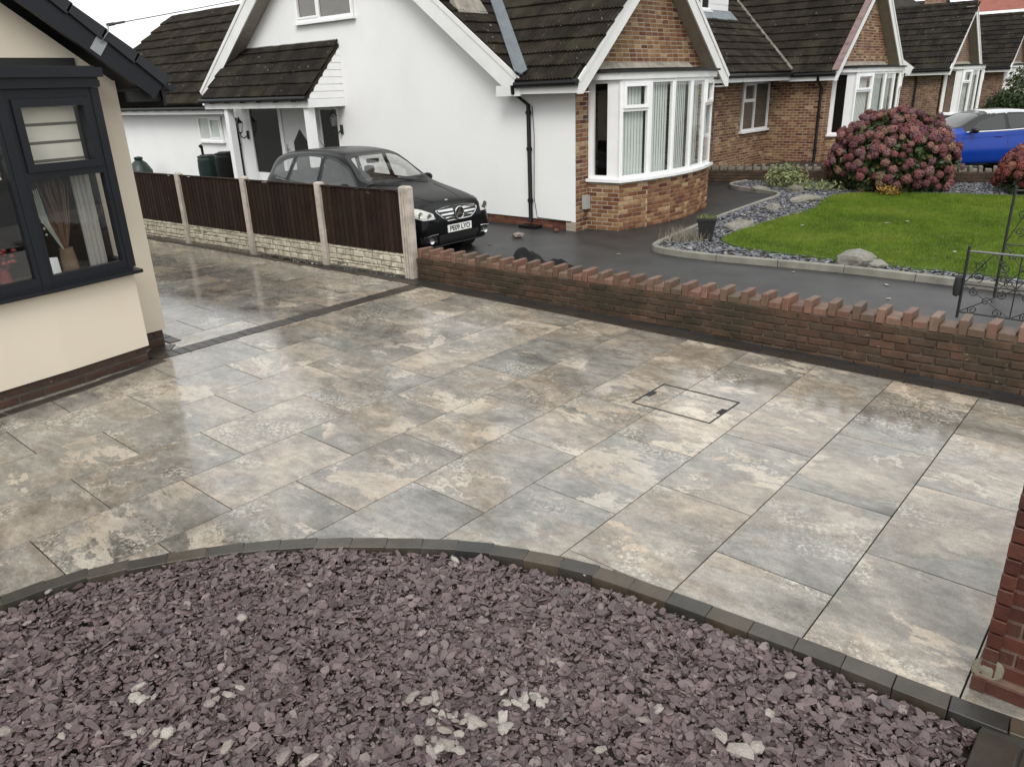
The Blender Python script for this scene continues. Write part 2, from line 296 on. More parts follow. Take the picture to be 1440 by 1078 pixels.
# ---------------------------------------------------------------- ground sheets
def sheet(name, pts, z, mat, label=None):
    mb = MB(); mb.poly([(x, y, z) for x, y in pts]); o = mb.build(name, mat); o['kind'] = 'structure'; return o
sheet('ground', [(-400, -400), (400, -400), (400, 400), (-400, 400)], -.10, 'ground')
sheet('street_pavement', [(-.1, 9.9), (3.2, 9.9), (3.2, 120), (-.1, 120)], -.03, 'pavement')
sheet('footway', [(.62, -60), (3.2, -60), (3.2, 9.9), (.62, 9.9)], -.034, 'pavement')
sheet('road', [(3.3, -60), (10, -60), (10, 120), (3.3, 120)], -.06, 'tarmac')
# neighbour's tarmac drive, with the raised drive of the next house
ARC = [(-4.09, -.9), (-4.085, -.2), (-4.06, .25), (-4.01, .66), (-3.93, .96), (-3.77, 1.26), (-3.57, 1.55), (-3.32, 1.83), (-3.03, 2.08), (-2.71, 2.32), (-2.44, 2.48), (-2.05, 2.63), (-1.77, 2.69), (-1.4, 2.735), (-1.09, 2.765), (-.82, 2.79), (-.51, 2.81), (-.24, 2.83), (-.06, 2.85)]
def smooth_line(pl, n=4):
    out = []
    for i in range(len(pl)-1):
        p0, p1, p2, p3 = [np.array(pl[max(0, min(len(pl)-1, i+k))]) for k in (-1, 0, 1, 2)]
        for j in range(n):
            t = j/n; out.append(tuple(.5*((2*p1)+(-p0+p2)*t+(2*p0-5*p1+4*p2-p3)*t*t+(-p0+3*p1-3*p2+p3)*t**3)))
    return out+[pl[-1]]
ARC = smooth_line(ARC)
def interp(tab, x):
    if x <= tab[0][0]: return -9.0
    for (a, b), (c, d) in zip(tab, tab[1:]):
        if x <= c: return b+(d-b)*(x-a)/(c-a)
    return tab[-1][1]
def g(x): return interp(ARC, x)
WALLY = 6.41
sheet('driveway', [(-40, 6.2), (1.0, 6.2), (1.0, 20), (-40, 20)], 0.0, 'tarmac')
mb = MB(); mb.prism([(-8.9, 18.2, -.05), (-5.5, 19.0, -.05), (0, 20.3, -.05), (0, 25.5, -.05), (-7.5, 25.5, -.05)], (0, 0, .2)); mb.build('raised_driveway', 'tarmac')['kind'] = 'structure'
mb = MB(); mb.prism([(-7.3, 20.9, .14), (-1.2, 21.6, .14), (0, 31, .14), (-7.4, 31, .14)], (0, 0, .03)); mb.build('neighbour_lawn', 'earth_green')['kind'] = 'structure'
# ---------------------------------------------------------------- the porcelain paving
pav = MB()
pav.poly([(-17, 6.3, -.03), (-17, 2.0, -.03), (-6.4, -2.5, -.03), (-4.1, -2.5, -.03)]+[(x, y, -.03) for x, y in ARC[1:]]+[(-.06, 6.3, -.03)])
paving = pav.build('paving', 'joint'); paving['kind'] = 'structure'
A, B, X0, J = .6, .8864, -.255, .0065
slabs = {}
def slab_piece(x0, x1, y0, y1, gf, ytop):
    xs = sorted({x0, x1} | {a for a, b in ARC if x0 < a < x1}); lo = [max(y0, gf(x)+.004) for x in xs]; hi = min(y1, ytop)
    pts = [(x, l) for x, l in zip(xs, lo) if l < hi-.004]
    if len(pts) < 2 or hi-min(l for _, l in pts) < .03: return None
    if abs(min(lo)-max(lo)) < 1e-6 and abs(lo[0]-y0) < 1e-6 and abs(hi-y1) < 1e-6: return ('full', x1-x0, y1-y0)
    return pts+[(pts[-1][0], hi), (pts[0][0], hi)]
def make_slab(pts, cx, cy):
    mb = MB(); T = .02; c = .0012
    n = len(pts); ctr = Vector((sum(p[0] for p in pts)/n, sum(p[1] for p in pts)/n, 0))
    top = [Vector((p[0], p[1], 0)) for p in pts]; ins = [t+(ctr-t).normalized()*c*1.5 for t in top]
    V = [(p.x-cx, p.y-cy, 0.0) for p in ins]+[(p.x-cx, p.y-cy, -c) for p in top]+[(p.x-cx, p.y-cy, -T) for p in top]
    F = [list(range(n))]+[(i, n+i, n+(i+1) % n, (i+1) % n) for i in range(n)]+[(n+i, 2*n+i, 2*n+(i+1) % n, n+(i+1) % n) for i in range(n)]
    mb.add(V, F); return mb.mesh('slab', 'slab')
FULL = {}
nslab = 0
for k in range(-1, 28):
    xb = X0-k*A; xa = xb-A; ph = 3.152 if k % 2 else 2.712
    if k == -1: xa, xb, ph = X0, -.03, 3.152+.44
    ymin = -1.2 if xa > -7 else 2.95
    if k == 0: ph = 3.62-B*0
    if k == 1: ph = 3.166
    for j in range(-6, 5):
        y0 = ph+j*B; y1 = y0+B
        if y1 < ymin or y0 > 6.15: continue
        if k == -1 and y0 < 2.9: pass
        xx0, xx1 = xa+J/2, xb-J/2
        if xx1 < -7.04 and y0 < 2.95: y0 = 2.95
        for (p0, p1) in ([(xx0, -7.105), (-6.895, xx1)] if xx0 < -7.0 < xx1 else [(xx0, xx1)]):
            if p1-p0 < .03: continue
            top = 6.16 if p1 > -7 else 6.16+(-7.0-p1)*-.055
            r = slab_piece(p0, p1, y0+J/2, y1-J/2, g, top)
            if r is None: continue
            cx, cy = (p0+p1)/2, (y0+y1)/2
            if r[0] == 'full':
                key = (round(r[1], 3), round(r[2], 3))
                if key not in FULL:
                    w, h = r[1]/2, r[2]/2; FULL[key] = make_slab([(-w, -h), (w, -h), (w, h), (-w, h)], 0, 0)
                me = FULL[key]
            else: me = make_slab(r, cx, cy)
            inst('slab', me, paving, Matrix.Translation((cx, cy, random.uniform(-.0006, .0006)))); nslab += 1
# block edging along the slate bed, the cross strip, the wall foot and the house foot
def resample(pl, step):
    P = [Vector((*p, 0)) for p in pl]; out = []; d = 0; nxt = 0
    for a, b in zip(P, P[1:]):
        L = (b-a).length
        while nxt <= d+L: out.append((a+(b-a)*((nxt-d)/L), (b-a).normalized())); nxt += step
        d += L
    return out
def blocks(owner, pl, step, width, ztop, h, mat, side=0, name='block', gap=.006, jit=.002, ch=.004):
    me = cham_box(name, step-gap, h, width, ch, mat)
    for p, t in resample(pl, step):
        n = Vector((-t.y, t.x, 0)); c = p+t*(step/2)+n*(side*width/2); c.z = ztop-h/2+random.uniform(-jit, jit)
        inst(name, me, owner, basis(c, t, Vector((0, 0, 1)), n))
edge = MB(); edge.prism([(x, y, -.12) for x, y in ARC[1:]]+[(x+(.07 if x < -3 else 0), y-.08, -.12) for x, y in ARC[1:][::-1]], (0, 0, .06))
edging = edge.build('block_edging', 'joint'); edging['kind'] = 'structure'
blocks(edging, ARC, .195, .092, .004, .11, 'sett', side=-1, gap=.0025, jit=.001, ch=.0022)
strip = MB(); strip.box(-7.105, -6.895, 2.75, 6.18, -.028, -.006); strips = strip.build('block_strip', 'joint'); strips['kind'] = 'structure'
blocks(strips, [(-7.0, 2.86), (-7.0, 6.16)], .1, .2, .004, .05, 'sett_dark', gap=.004, ch=.002)
blocks(strips, [(-6.98, 6.235), (-.02, 6.235)], .2, .14, .003, .05, 'sett_dark')
blocks(strips, [(-7.02, 6.235), (-16, 5.72)], .2, .1, .003, .05, 'sett_dark')
blocks(strips, [(-7.0, 2.84), (-7.3, 3.1)], .1, .2, .0065, .05, 'sett_dark', gap=.004, ch=.002)
blocks(strips, [(-7.32, 3.22), (-14, 3.22)], .2, .12, .006, .05, 'sett_dark')
blocks(strips, [(-6.55, .3), (-6.6, 1.2), (-6.71, 2.08), (-6.87, 2.86)], .2, .11, .006, .05, 'sett_dark')
mb = MB(); mb.box(-.16, .6, -1.5, 2.78, -.1, -.012); sidek = mb.build('side_strip', 'joint'); sidek['kind'] = 'structure'
blocks(sidek, [(-.1, 2.72), (-.1, -1.4)], .6, .13, .0, .06, 'sett_dark')
blocks(sidek, [(.04, 2.72), (.04, -1.4)], .6, .13, .0, .06, 'sett_dark')
# recessed inspection cover, its frame lines and lifting slots
cov = thing('manhole_cover', 'slim metal frame of a recessed tiled manhole cover in the paving', 'manhole cover', (-2.53, 4.81, 0))
cx0, cx1, cy0, cy1 = -2.86, -2.21, 4.57, 5.05
mb = MB()
for a in ((cx0, cx1, cy0, cy0+.012), (cx0, cx1, cy1-.012, cy1), (cx0, cx0+.012, cy0+.012, cy1-.012), (cx1-.012, cx1, cy0+.012, cy1-.012)): mb.box(a[0], a[1], a[2], a[3], -.01, .003)
mb.build('cover_frame', 'black_matt', cov)
for x in (cx0+.012, cx1-.05): mb = MB(); mb.box(x, x+.038, 4.76, 4.86, -.01, .0045); mb.build('lifting_slot', 'black_matt', cov)
# ---------------------------------------------------------------- slate chippings
def chips(name, mat, P, smin, smax, tilt, zlo, zhi, asp=(.45, .9), th=.09, base_z=0.0):
    N = len(P); K = 7
    ang = (np.arange(K)/K*2*np.pi)[None, :]+rng.uniform(-.35, .35, (N, K)); rad = rng.uniform(.62, 1.08, (N, K))
    S = smin+(smax-smin)*rng.random(N)**2.8; a = rng.uniform(*asp, N)
    x = np.cos(ang)*rad*S[:, None]/2; y = np.sin(ang)*rad*S[:, None]/2*a[:, None]
    t = (S*th*rng.uniform(.6, 1.6, N))[:, None]
    top = np.stack([x*.93, y*.93, np.repeat(t/2, K, 1)], -1); bot = np.stack([x, y, np.repeat(-t/2, K, 1)], -1)
    V = np.concatenate([top, bot], 1)
    yaw = rng.uniform(0, 2*np.pi, N); tx = rng.normal(0, tilt, N); ty = rng.normal(0, tilt, N)
    def R(ax, th_):
        c, s = np.cos(th_), np.sin(th_); M = np.zeros((N, 3, 3)); i, j = [(1, 2), (0, 2), (0, 1)][ax]
        M[:, ax, ax] = 1; M[:, i, i] = c; M[:, j, j] = c; M[:, i, j] = -s; M[:, j, i] = s; return M
    V = np.einsum('nij,nkj->nki', R(0, tx) @ R(1, ty) @ R(2, yaw), V)
    V[:, :, :2] += P[:, None, :]; V[:, :, 2] += (base_z+rng.uniform(zlo, zhi, N))[:, None]
    me = bpy.data.meshes.new(name); nf = 1+K
    me.vertices.add(N*2*K); me.vertices.foreach_set('co', V.reshape(-1).astype(np.float32))
    loops = np.concatenate([np.arange(K), np.concatenate([[i, K+i, K+(i+1) % K, (i+1) % K] for i in range(K)])])
    me.loops.add(N*len(loops)); me.loops.foreach_set('vertex_index', (loops[None, :]+(np.arange(N)*2*K)[:, None]).reshape(-1).astype(np.int32))
    cnt = np.array([K]+[4]*K); st = np.concatenate([[0], np.cumsum(cnt)[:-1]])
    me.polygons.add(N*nf); me.polygons.foreach_set('loop_start', (st[None, :]+(np.arange(N)*len(loops))[:, None]).reshape(-1).astype(np.int32))
    me.polygons.foreach_set('use_smooth', np.zeros(N*nf, dtype=bool)); me.update(calc_edges=True); me.materials.append(MT[mat])
    me.attributes.new('rnd', 'FLOAT', 'FACE').data.foreach_set('value', np.repeat(rng.random(N), nf).astype(np.float32)); me.validate()
    o = bpy.data.objects.new(name, me); link(o); o['kind'] = 'stuff'; return o
def scatter(n, box, ok):
    x = rng.uniform(box[0], box[1], n); y = rng.uniform(box[2], box[3], n)
    return np.array([(a, b) for a, b in zip(x, y) if ok(a, b)])
gi = lambda x: g(x)
def in_bed(x, y): return x > -3.93 and x < -.17 and y < g(x)-.125 and (x > -3.6 or y < g(x-.11)-.0)
sheet('slate_bed', [(-4.05, -.9), (-.15, -.9), (-.15, 2.72), (-1.4, 2.66), (-2.7, 2.24), (-3.5, 1.5), (-3.9, .7)], -.062, 'soil')
P = scatter(76000, (-3.97, -.15, -.6, 2.75), in_bed)
print('chips', len(P))
near = lambda x, y: -.06+.012*math.sin(x*2.1+y*1.3)+.006*math.sin(x*7+y*5)
ch = chips('slate_chippings', 'slate_purple', P, .018, .08, .27, .012, .044, asp=(.36, .82), th=.06, base_z=np.array([near(a, b) for a, b in P])+.006)
def rock_mesh(name, mat, seed, sx, sy, sz, sub=2, amp=.22, flat=True, fr=1.1):
    bm = bmesh.new(); bmesh.ops.create_icosphere(bm, subdivisions=sub, radius=.5)
    for v in bm.verts:
        d = noise.noise(v.co*fr*2+Vector((seed*7.3, seed*3.1, 0)))*amp+noise.noise(v.co*6+Vector((seed, 0, 9)))*amp*.35
        v.co = v.co*(1+d); v.co = Vector((v.co.x*sx, v.co.y*sy, v.co.z*sz))
    me = bpy.data.meshes.new(name); bm.to_mesh(me); bm.free(); me.materials.append(MT[mat]); return me
def rotz(a, b=0, c=0): return (Matrix.Rotation(a, 4, 'Z') @ Matrix.Rotation(b, 4, 'X') @ Matrix.Rotation(c, 4, 'Y'))
# boundary wall with its castellated brick-on-edge coping
wall = thing('boundary_wall', 'low weathered red brick garden wall topped with alternating raised and lowered bricks', 'wall', (-3.7, WALLY, 0))
RISE = .0165
def wtop(x): return .272+RISE*(x+7.24)
mb = MB(); mb.hexa([(-7.24, WALLY+.006, -.1), (-.15, WALLY+.006, -.1), (-7.24, WALLY+.2, -.1), (-.15, WALLY+.2, -.1), (-7.24, WALLY+.006, wtop(-7.24)), (-.15, WALLY+.006, wtop(-.15)), (-7.24, WALLY+.2, wtop(-7.24)), (-.15, WALLY+.2, wtop(-.15))]); core = mb.build('mortar_core', 'mortar_wall', wall)
bm_w = [brick_mesh('brick_wall', c) for c in (.004, .0055, .007)]; st = []
fr = frame((-7.24, WALLY, 0), (1, 0, RISE), (0, -1, 0), (-RISE, 0, 1))
bricks(st, bm_w, fr, lambda z, c: [(0, 7.09) if c > 0 else (3.4, 7.09)], .272-6*BH, 6, proud=.008, jit=.005)
for me, M in st:
    if M.translation.z > -.034: inst('brick', me, wall, M)
tall = cham_box('coping_brick', .064, .208, .122, .006, 'brick_cap'); low = cham_box('coping_brick', .114, .2, .064, .006, 'brick_cap')
x = -7.20
while x < -.2:
    zt = wtop(x)+random.uniform(-.004, .004)
    inst('coping_brick', tall, wall, Matrix.Translation((x+.032, WALLY+.1+random.uniform(-.008, .008), zt+.062)) @ rotz(random.uniform(-.06, .06), random.uniform(-.03, .03), random.uniform(-.03, .03)))
    inst('coping_brick', low, wall, Matrix.Translation((x+.07+.057, WALLY+.1+random.uniform(-.006, .006), zt+.033)) @ rotz(random.uniform(-.035, .035), random.uniform(-.03, .03), random.uniform(-.03, .03)))
    x += .196
mb = MB(); mb.hexa([(-7.2, WALLY+.012, .262), (-.2, WALLY+.012, .262+RISE*7), (-7.2, WALLY+.188, .262), (-.2, WALLY+.188, .262+RISE*7), (-7.2, WALLY+.012, .318), (-.2, WALLY+.012, .318+RISE*7), (-7.2, WALLY+.188, .318), (-.2, WALLY+.188, .318+RISE*7)]); mb.build('coping_mortar', 'mortar_red', wall)
# brick pier at the right
pier = thing('gate_pier', 'dark wet red brick gate pier at the right edge beside the paving', 'pier', (.03, 3.15, 0))
mb = MB(); mb.box(-.218, .25, 2.956, 3.4, 0, 1.3); mb.build('mortar_core', 'mortar_red', pier)
bmp = [brick_mesh('brick_pier', c) for c in (.0022, .003)]
st = []
for o, u, n in (((-.222, 2.952, 0), (1, 0, 0), (0, -1, 0)), ((-.222, 3.404, 0), (0, -1, 0), (-1, 0, 0))):
    bricks(st, bmp, frame(o, u, n), lambda z, c: [(0, .48)], .068, 18, proud=.003 if n[1] else .0005, jit=.001, jo=.013)
for me, M in st: inst('brick', me, pier, M)
st = []
bricks(st, bmp, frame((-.236, 2.915, 0), (1, 0, 0), (0, -1, 0)), lambda z, c: [(0, .5)], -.0, 1, proud=.003)
bricks(st, bmp, frame((-.236, 3.35, 0), (0, -1, 0), (-1, 0, 0)), lambda z, c: [(0, .45)], -.0, 1, proud=.003)
for me, M in st: inst('brick', me, pier, M)
mb = MB(); mb.box(-.234, .27, 2.92, 3.42, -.08, .064); mb.build('footing', 'mortar_red', pier)
me = rock_mesh('mortar_lump', 'joint_pale', 3, .1, .035, .11, 3, .22, fr=1.6); inst('mortar_lump', me, pier, Matrix.Translation((-.2, 2.945, .09)) @ Matrix.Rotation(.5, 4, 'Y'))
mb = MB(); mb.box(-.22, .25, 2.93, 3.42, 1.3, 1.36); mb.build('coping', 'concrete', pier)
# pale stones lying among the slate
peb = [rock_mesh('pale_stone', 'pale_stone', s, a, b, c, 2 if s % 2 else 1, .42, fr=1.6) for s, a, b, c in ((1, 1.1, .7, .42), (2, 1.1, .8, .4), (3, 1.2, .55, .36), (4, 1, .75, .34), (5, 1, .9, .5), (6, 1.3, .6, .4))]
def unp(px, py, z):
    d = Fv*FPX+R2*(px-720)+U2*(539-py); t = (z-CP.z)/d.z; return CP+d*t
rs = random.Random(4)
def pebble_at(x, y, s, z=.0):
    me = rs.choice(peb); M = Matrix.Translation((x, y, near(x, y)+.052+z)) @ rotz(rs.uniform(0, 6), rs.uniform(-.5, .5), rs.uniform(-.5, .5)) @ Matrix.Scale(s, 4)
    o = inst('pale_stone', me, None, M); tag(o, 'cream white stone lying loose among the purple slate chippings', 'stone', 'pale stones scattered in the slate bed')
cl = [(-1.93, 1.32, .17, .06, 24), (-1.72, 1.45, .12, .06, 15), (-1.98, 1.16, .1, .05, 10), (-2.72, .80, .14, .08, 12), (-2.84, .92, .1, .07, 8), (-2.55, .6, .1, .07, 6)]
for px, py, n, sx, sy in ((640, 1010, 20, 52, 26), (730, 985, 11, 34, 12), (625, 1050, 10, 30, 14), (700, 1020, 8, 30, 10), (200, 985, 9, 30, 12), (220, 1040, 9, 34, 12), (300, 985, 4, 22, 8), (600, 985, 6, 25, 12)):
    for _ in range(n):
        q = unp(rs.gauss(px, sx*.55), rs.gauss(py, sy*.6), -.03)
        if in_bed(q.x, q.y): pebble_at(q.x, q.y, rs.uniform(.026, .06))
for px, py, s in ((1040, 1062, .1), (1064, 1058, .075), (1012, 1040, .07), (325, 985, .06), (340, 975, .05), (435, 1072, .07), (400, 1070, .07), (342, 875, .05), (822, 810, .05), (40, 880, .05), (70, 835, .045), (405, 828, .045), (437, 830, .04), (640, 790, .05), (548, 792, .045), (780, 930, .05), (1082, 1012, .055), (905, 1020, .06), (845, 1060, .05), (10, 1035, .06), (90, 1045, .045), (925, 1005, .05), (760, 990, .055), (1110, 960, .05), (320, 1060, .06)):
    q = unp(px, py, -.03); pebble_at(q.x, q.y, s)
# ---------------------------------------------------------------- feather-edge fence between concrete posts
fence = thing('garden_fence', 'dark brown vertical board fence on stone-faced gravel boards between concrete posts', 'fence', (-10.5, 6.25, 0))
FP = [(-16.2, 5.84), (-14.35, 5.95), (-12.5, 6.08), (-10.72, 6.2), (-9.0, 6.31), (-7.36, 6.42)]
ftop = 1.085
bd = MB(); bd.hexa([(-.052, -.006, 0), (.052, -.014, 0), (-.052, .004, 0), (.052, .004, 0), (-.052, -.006, 1), (.052, -.014, 1), (-.052, .004, 1), (.052, .004, 1)])
boards = []
for h in (.775, .78, .77):
    b2 = MB(); b2.v = [(x, y, z*h) for x, y, z in bd.v]; b2.f = bd.f; b2.mi = bd.mi; b2.rnd = bd.rnd; boards.append(b2.mesh('board', 'fence_wood'))
for i, (x, y) in enumerate(FP):
    w = .155 if i == len(FP)-1 else .1; h = 1.135+random.uniform(-.012, .012)+(.02 if i == len(FP)-1 else 0)
    u = Vector((.9978, .066, 0)); n = Vector((.066, -.9978, 0)); f = (Vector((x, y, 0)), u, Vector((0, 0, 1)), n)
    mb = MB(); mb.lbox(f, -w/2, w/2, -.05, h-.02, -.05, .05); P = [(-w/2, -.05), (w/2, -.05), (w/2, .05), (-w/2, .05)]
    V = [f[0]+u*a+n*b+Vector((0, 0, h-.02)) for a, b in P]+[f[0]+u*a*.7+n*b*.7+Vector((0, 0, h)) for a, b in P]
    mb.add(V, [(4, 5, 6, 7), (0, 1, 5, 4), (1, 2, 6, 5), (2, 3, 7, 6), (3, 0, 4, 7)])
    if i == len(FP)-1:
        for k in range(3): mb.lbox(f, -.06+k*.045, -.035+k*.045, 0, h-.05, .05, .062)
    mb.build('post', 'concrete_post', fence)
    if i == 0: continue
    a, b = Vector((*FP[i-1], 0)), Vector((x, y, 0)); d = (b-a); L = d.length; d.normalize(); nn = Vector((d.y, -d.x, 0))
    wl_, wr_ = .05, (.078 if i == len(FP)-1 else .05)
    pan = MB(); f2 = (a, d, Vector((0, 0, 1)), nn)
    for z in (.36, .68, 1.0): pan.lbox(f2, wl_, L-wr_, z, z+.05, -.03, -.006)
    pan.lbox(f2, wl_, L-wr_, ftop, ftop+.014, -.03, .03)
    panel = pan.build('fence_panel', 'fence_wood', fence)
    nb = int((L-wl_-wr_)/.094); p = (L-wl_-wr_)/nb
    for k in range(nb):
        c = a+d*(wl_+p*(k+.5))+nn*.003; c.z = .305
        inst('board', random.choice(boards), panel, basis(c, d, -nn, Vector((0, 0, 1)), p/.1))
    gb = MB(); gb.cur = 1; gb.lbox(f2, wl_, L-wr_, -.06, .30, -.022, .004); gb.cur = 0
    z = .012
    while z < .29:
        hh = random.choice((.038, .055, .068, .085)); hh = min(hh, .298-z); u0 = wl_+.005
        while u0 < L-wr_-.03:
            ww = min(random.uniform(.045, .22), L-wr_-.005-u0); pr = random.uniform(.005, .024)
            jq = lambda: random.uniform(-.006, .006); Q = [(u0+.004+jq()*.5, z+.005+jq()), (u0+ww-.004+jq()*.5, z+.005+jq()), (u0+ww-.004+jq()*.5, z+hh-.004+jq()), (u0+.004+jq()*.5, z+hh-.004+jq())]; e = random.uniform(.004, .012)
            o0 = [f2[0]+d*q[0]+Vector((0, 0, q[1]))+nn*.003 for q in Q]; cu, cz = u0+ww/2, z+hh/2
            o1 = [f2[0]+d*(q[0]+(cu-q[0])*.2)+Vector((0, 0, q[1]+(cz-q[1])*.3))+nn*(pr+random.uniform(-.004, .004)) for q in Q]
            gb.add(o0+o1, [(4, 5, 6, 7), (0, 1, 5, 4), (1, 2, 6, 5), (2, 3, 7, 6), (3, 0, 4, 7)]); u0 += ww
        z += hh
    gb.build('gravel_board', ['gravelboard', 'joint_pale'], fence)
P = scatter(1500, (-15.8, -7.45, 5.7, 6.4), lambda x, y: 6.28+(x+7)*.055 < y < 6.38+(x+7.3)*.066)
chips('border_gravel', 'grey_stone', P, .02, .06, .5, .0, .02, base_z=.0)
# ---------------------------------------------------------------- window / frame helper
def win(mbf, fr, u0, u1, v0, v1, bars=(), t=.06, n0=-.05, n1=.012, glass=None, split=None):
    """outer frame and bars into mbf; returns the clear openings"""
    mbf.lbox(fr, u0, u1, v0, v0+t, n0, n1); mbf.lbox(fr, u0, u1, v1-t, v1, n0, n1)
    mbf.lbox(fr, u0, u0+t, v0+t, v1-t, n0, n1); mbf.lbox(fr, u1-t, u1, v0+t, v1-t, n0, n1)
    return (u0+t, u1-t, v0+t, v1-t)
def sash(mbf, fr, o, t=.04, n0=-.03, n1=.026):
    return win(mbf, fr, o[0]+.002, o[1]-.002, o[2]+.002, o[3]-.002, t=t, n0=n0, n1=n1)
def pane(fr, o, parent, mat='glass', n=-.012, name='pane'):
    mb = MB(); mb.add([fr[0]+fr[1]*a+fr[2]*b+fr[3]*n for a, b in ((o[0]-.004, o[2]-.004), (o[1]+.004, o[2]-.004), (o[1]+.004, o[3]+.004), (o[0]-.004, o[3]+.004))], [(0, 1, 2, 3)]); return mb.build(name, mat, parent)
# ---------------------------------------------------------------- the cream house at the left
LH = thing('cream_house', 'cream rendered bungalow with a dark grey bow window and dark verge, beside the paving', 'house', (-7.3, 0, 0))
LY, LX = 3.14, -7.3
mb = MB(); mb.box(-16, LX, LY-.2, LY, .16, 2.42)                                   # side wall
mb.box(LX-.2, LX, 2.72, LY-.2, .16, 2.42); mb.box(LX-.2, LX, -4, -2.62, .16, 2.42)
mb.prism([(LX, -3.9, 2.42), (LX, LY-.02, 2.42), (LX, .0-.4, 5.2)], (-.2, 0, 0))   # gable
mb.build('wall', 'render_cream', LH)
BP = [(-6.93, 2.80), (-6.80, 2.06), (-6.70, 1.22), (-6.66, .32), (-6.70, -.58), (-6.80, -1.42), (-6.93, -2.16)]
bay = MB(); ring = [(LX, 2.80)]+BP+[(LX, -2.16)]
bay.prism([(x, y, .155) for x, y in ring], (0, 0, .68)); bay.build('bay_wall', 'render_cream', LH)
pl = MB(); pl.prism([(x-.03, y-(.02 if y > 0 else -.02), -.1) for x, y in ring], (0, 0, .255)); pl.box(-16, LX-.025, LY-.2, LY-.025, -.1, .16); pl.box(LX-.2, LX-.025, 2.7, LY-.2, -.1, .16)
plinth = pl.build('plinth', 'mortar_dark', LH)
bmr = [brick_mesh('brick_plinth', c) for c in (.004, .006)]; st = []
rp = [(x-.03, y-(.02 if y > 0 else -.02)) for x, y in ring]
for a, b in zip(rp[1:4], rp[2:5]):
    f, L = facet(a, b, -1); bricks(st, bmr, f, lambda z, c: [(0, L)], .002, 2, H=.075)
f, L = facet((LX-.025, LY-.025), (LX-.025, 2.8), -1); bricks(st, bmr, f, lambda z, c: [(0, L)], .002, 2, H=.075)
for me, M in st: inst('brick', me, plinth, M)
sill = MB(); op = [(x+.07, y+(.06 if y > 0 else -.06)) for x, y in BP]
sill.prism([(LX+.002, op[0][1], .835)]+[(x, y, .835) for x, y in op]+[(LX+.002, op[-1][1], .835)], (0, 0, .028))
sill.prism([(LX+.004, BP[0][1]+.01, .863)]+[(x+.015, y, .863) for x, y in BP]+[(LX+.004, BP[-1][1]-.01, .863)], (0, 0, .022)); sill.build('window_sill', 'anthracite', LH)
bf = MB(); opens = []
for k, (a, b) in enumerate(zip(BP, BP[1:])):
    f, L = facet(a, b, -1); z0, z1 = .885, 2.362
    o = win(bf, f, .0, L, z0, z1, t=.07, n0=-.06, n1=.0)
    bf.lbox(f, -.035, .035, z0, z1, -.05, .006)
    if k in (0, 5, 2):
        bf.lbox(f, o[0], o[1], 1.70, 1.755, -.06, .0)
        s1 = sash(bf, f, (o[0], o[1], 1.755, o[3]), t=.058, n0=-.05, n1=.018); opens.append((f, s1, 1)); opens.append((f, (o[0], o[1], o[2], 1.70), 0))
    else: opens.append((f, o, 2))
f, L = facet((LX, 2.78), BP[0], -1); o = win(bf, f, 0, L, .885, 2.362, t=.07, n0=-.06, n1=0); opens.append((f, o, 0))
bwin = bf.build('bow_window', 'anthracite', LH)
for f, o, kind in opens:
    pane(f, o, bwin, n=-.03)
    if kind:
        mb = MB(); z = o[3]-.005; k = 0; zlo = 1.77 if kind == 1 else 1.72
        while z > zlo:
            hh = (.115, .022)[k % 2]
            mb.cur = k % 2; mb.lbox(f, o[0]+.01, o[1]-.01, max(z-hh, zlo), z-.001, -.12-(.004 if k % 2 else 0), -.11); z -= hh; k += 1
        mb.build('roller_blind', ['roller', 'blind_brown'], bwin)
hd = MB()
def ringat(e, z0, h, m):
    m.prism([(LX+.002, BP[0][1]+e, z0)]+[(x+e, y+(e if y > 1.5 else -e if y < -1.3 else 0), z0) for x, y in BP]+[(LX+.002, BP[-1][1]-e, z0)], (0, 0, h))
ringat(.035, 2.364, .075, hd); ringat(.07, 2.44, .07, hd); hd.build('bay_fascia', 'anthracite', LH)
fl = MB(); ringat(.03, 2.512, .012, fl); fl.box(LX+.003, LX+.02, -2.2, 2.84, 2.524, 2.60); fl.build('bay_roof', 'black_matt', LH)
# room behind the bow window
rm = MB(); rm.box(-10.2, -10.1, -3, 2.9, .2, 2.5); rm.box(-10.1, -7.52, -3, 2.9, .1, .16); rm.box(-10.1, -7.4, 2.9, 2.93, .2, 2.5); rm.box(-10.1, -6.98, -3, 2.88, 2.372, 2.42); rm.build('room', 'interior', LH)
bd_ = MB(); bd_.prism([(LX-.1, 2.7, .845)]+[(x-.08, y-.05, .845) for x, y in BP[:4]]+[(LX-.1, .3, .845)], (0, 0, .03)); bd_.build('window_board', 'interior', LH)
cu = MB()
for k in range(7):
    y = 2.68-k*.02; cu.tube([(-7.16+.012*(k % 2), y, .88), (-7.16+.012*(k % 2), y, 2.33)], .016, 6)
for k in range(10):
    y = 1.62-k*.03; cu.tube([(-7.55+.02*(k % 2), y, .2), (-7.55+.02*(k % 2), y, 2.33)], .022, 6)
cu.build('curtain', 'curtain', LH)
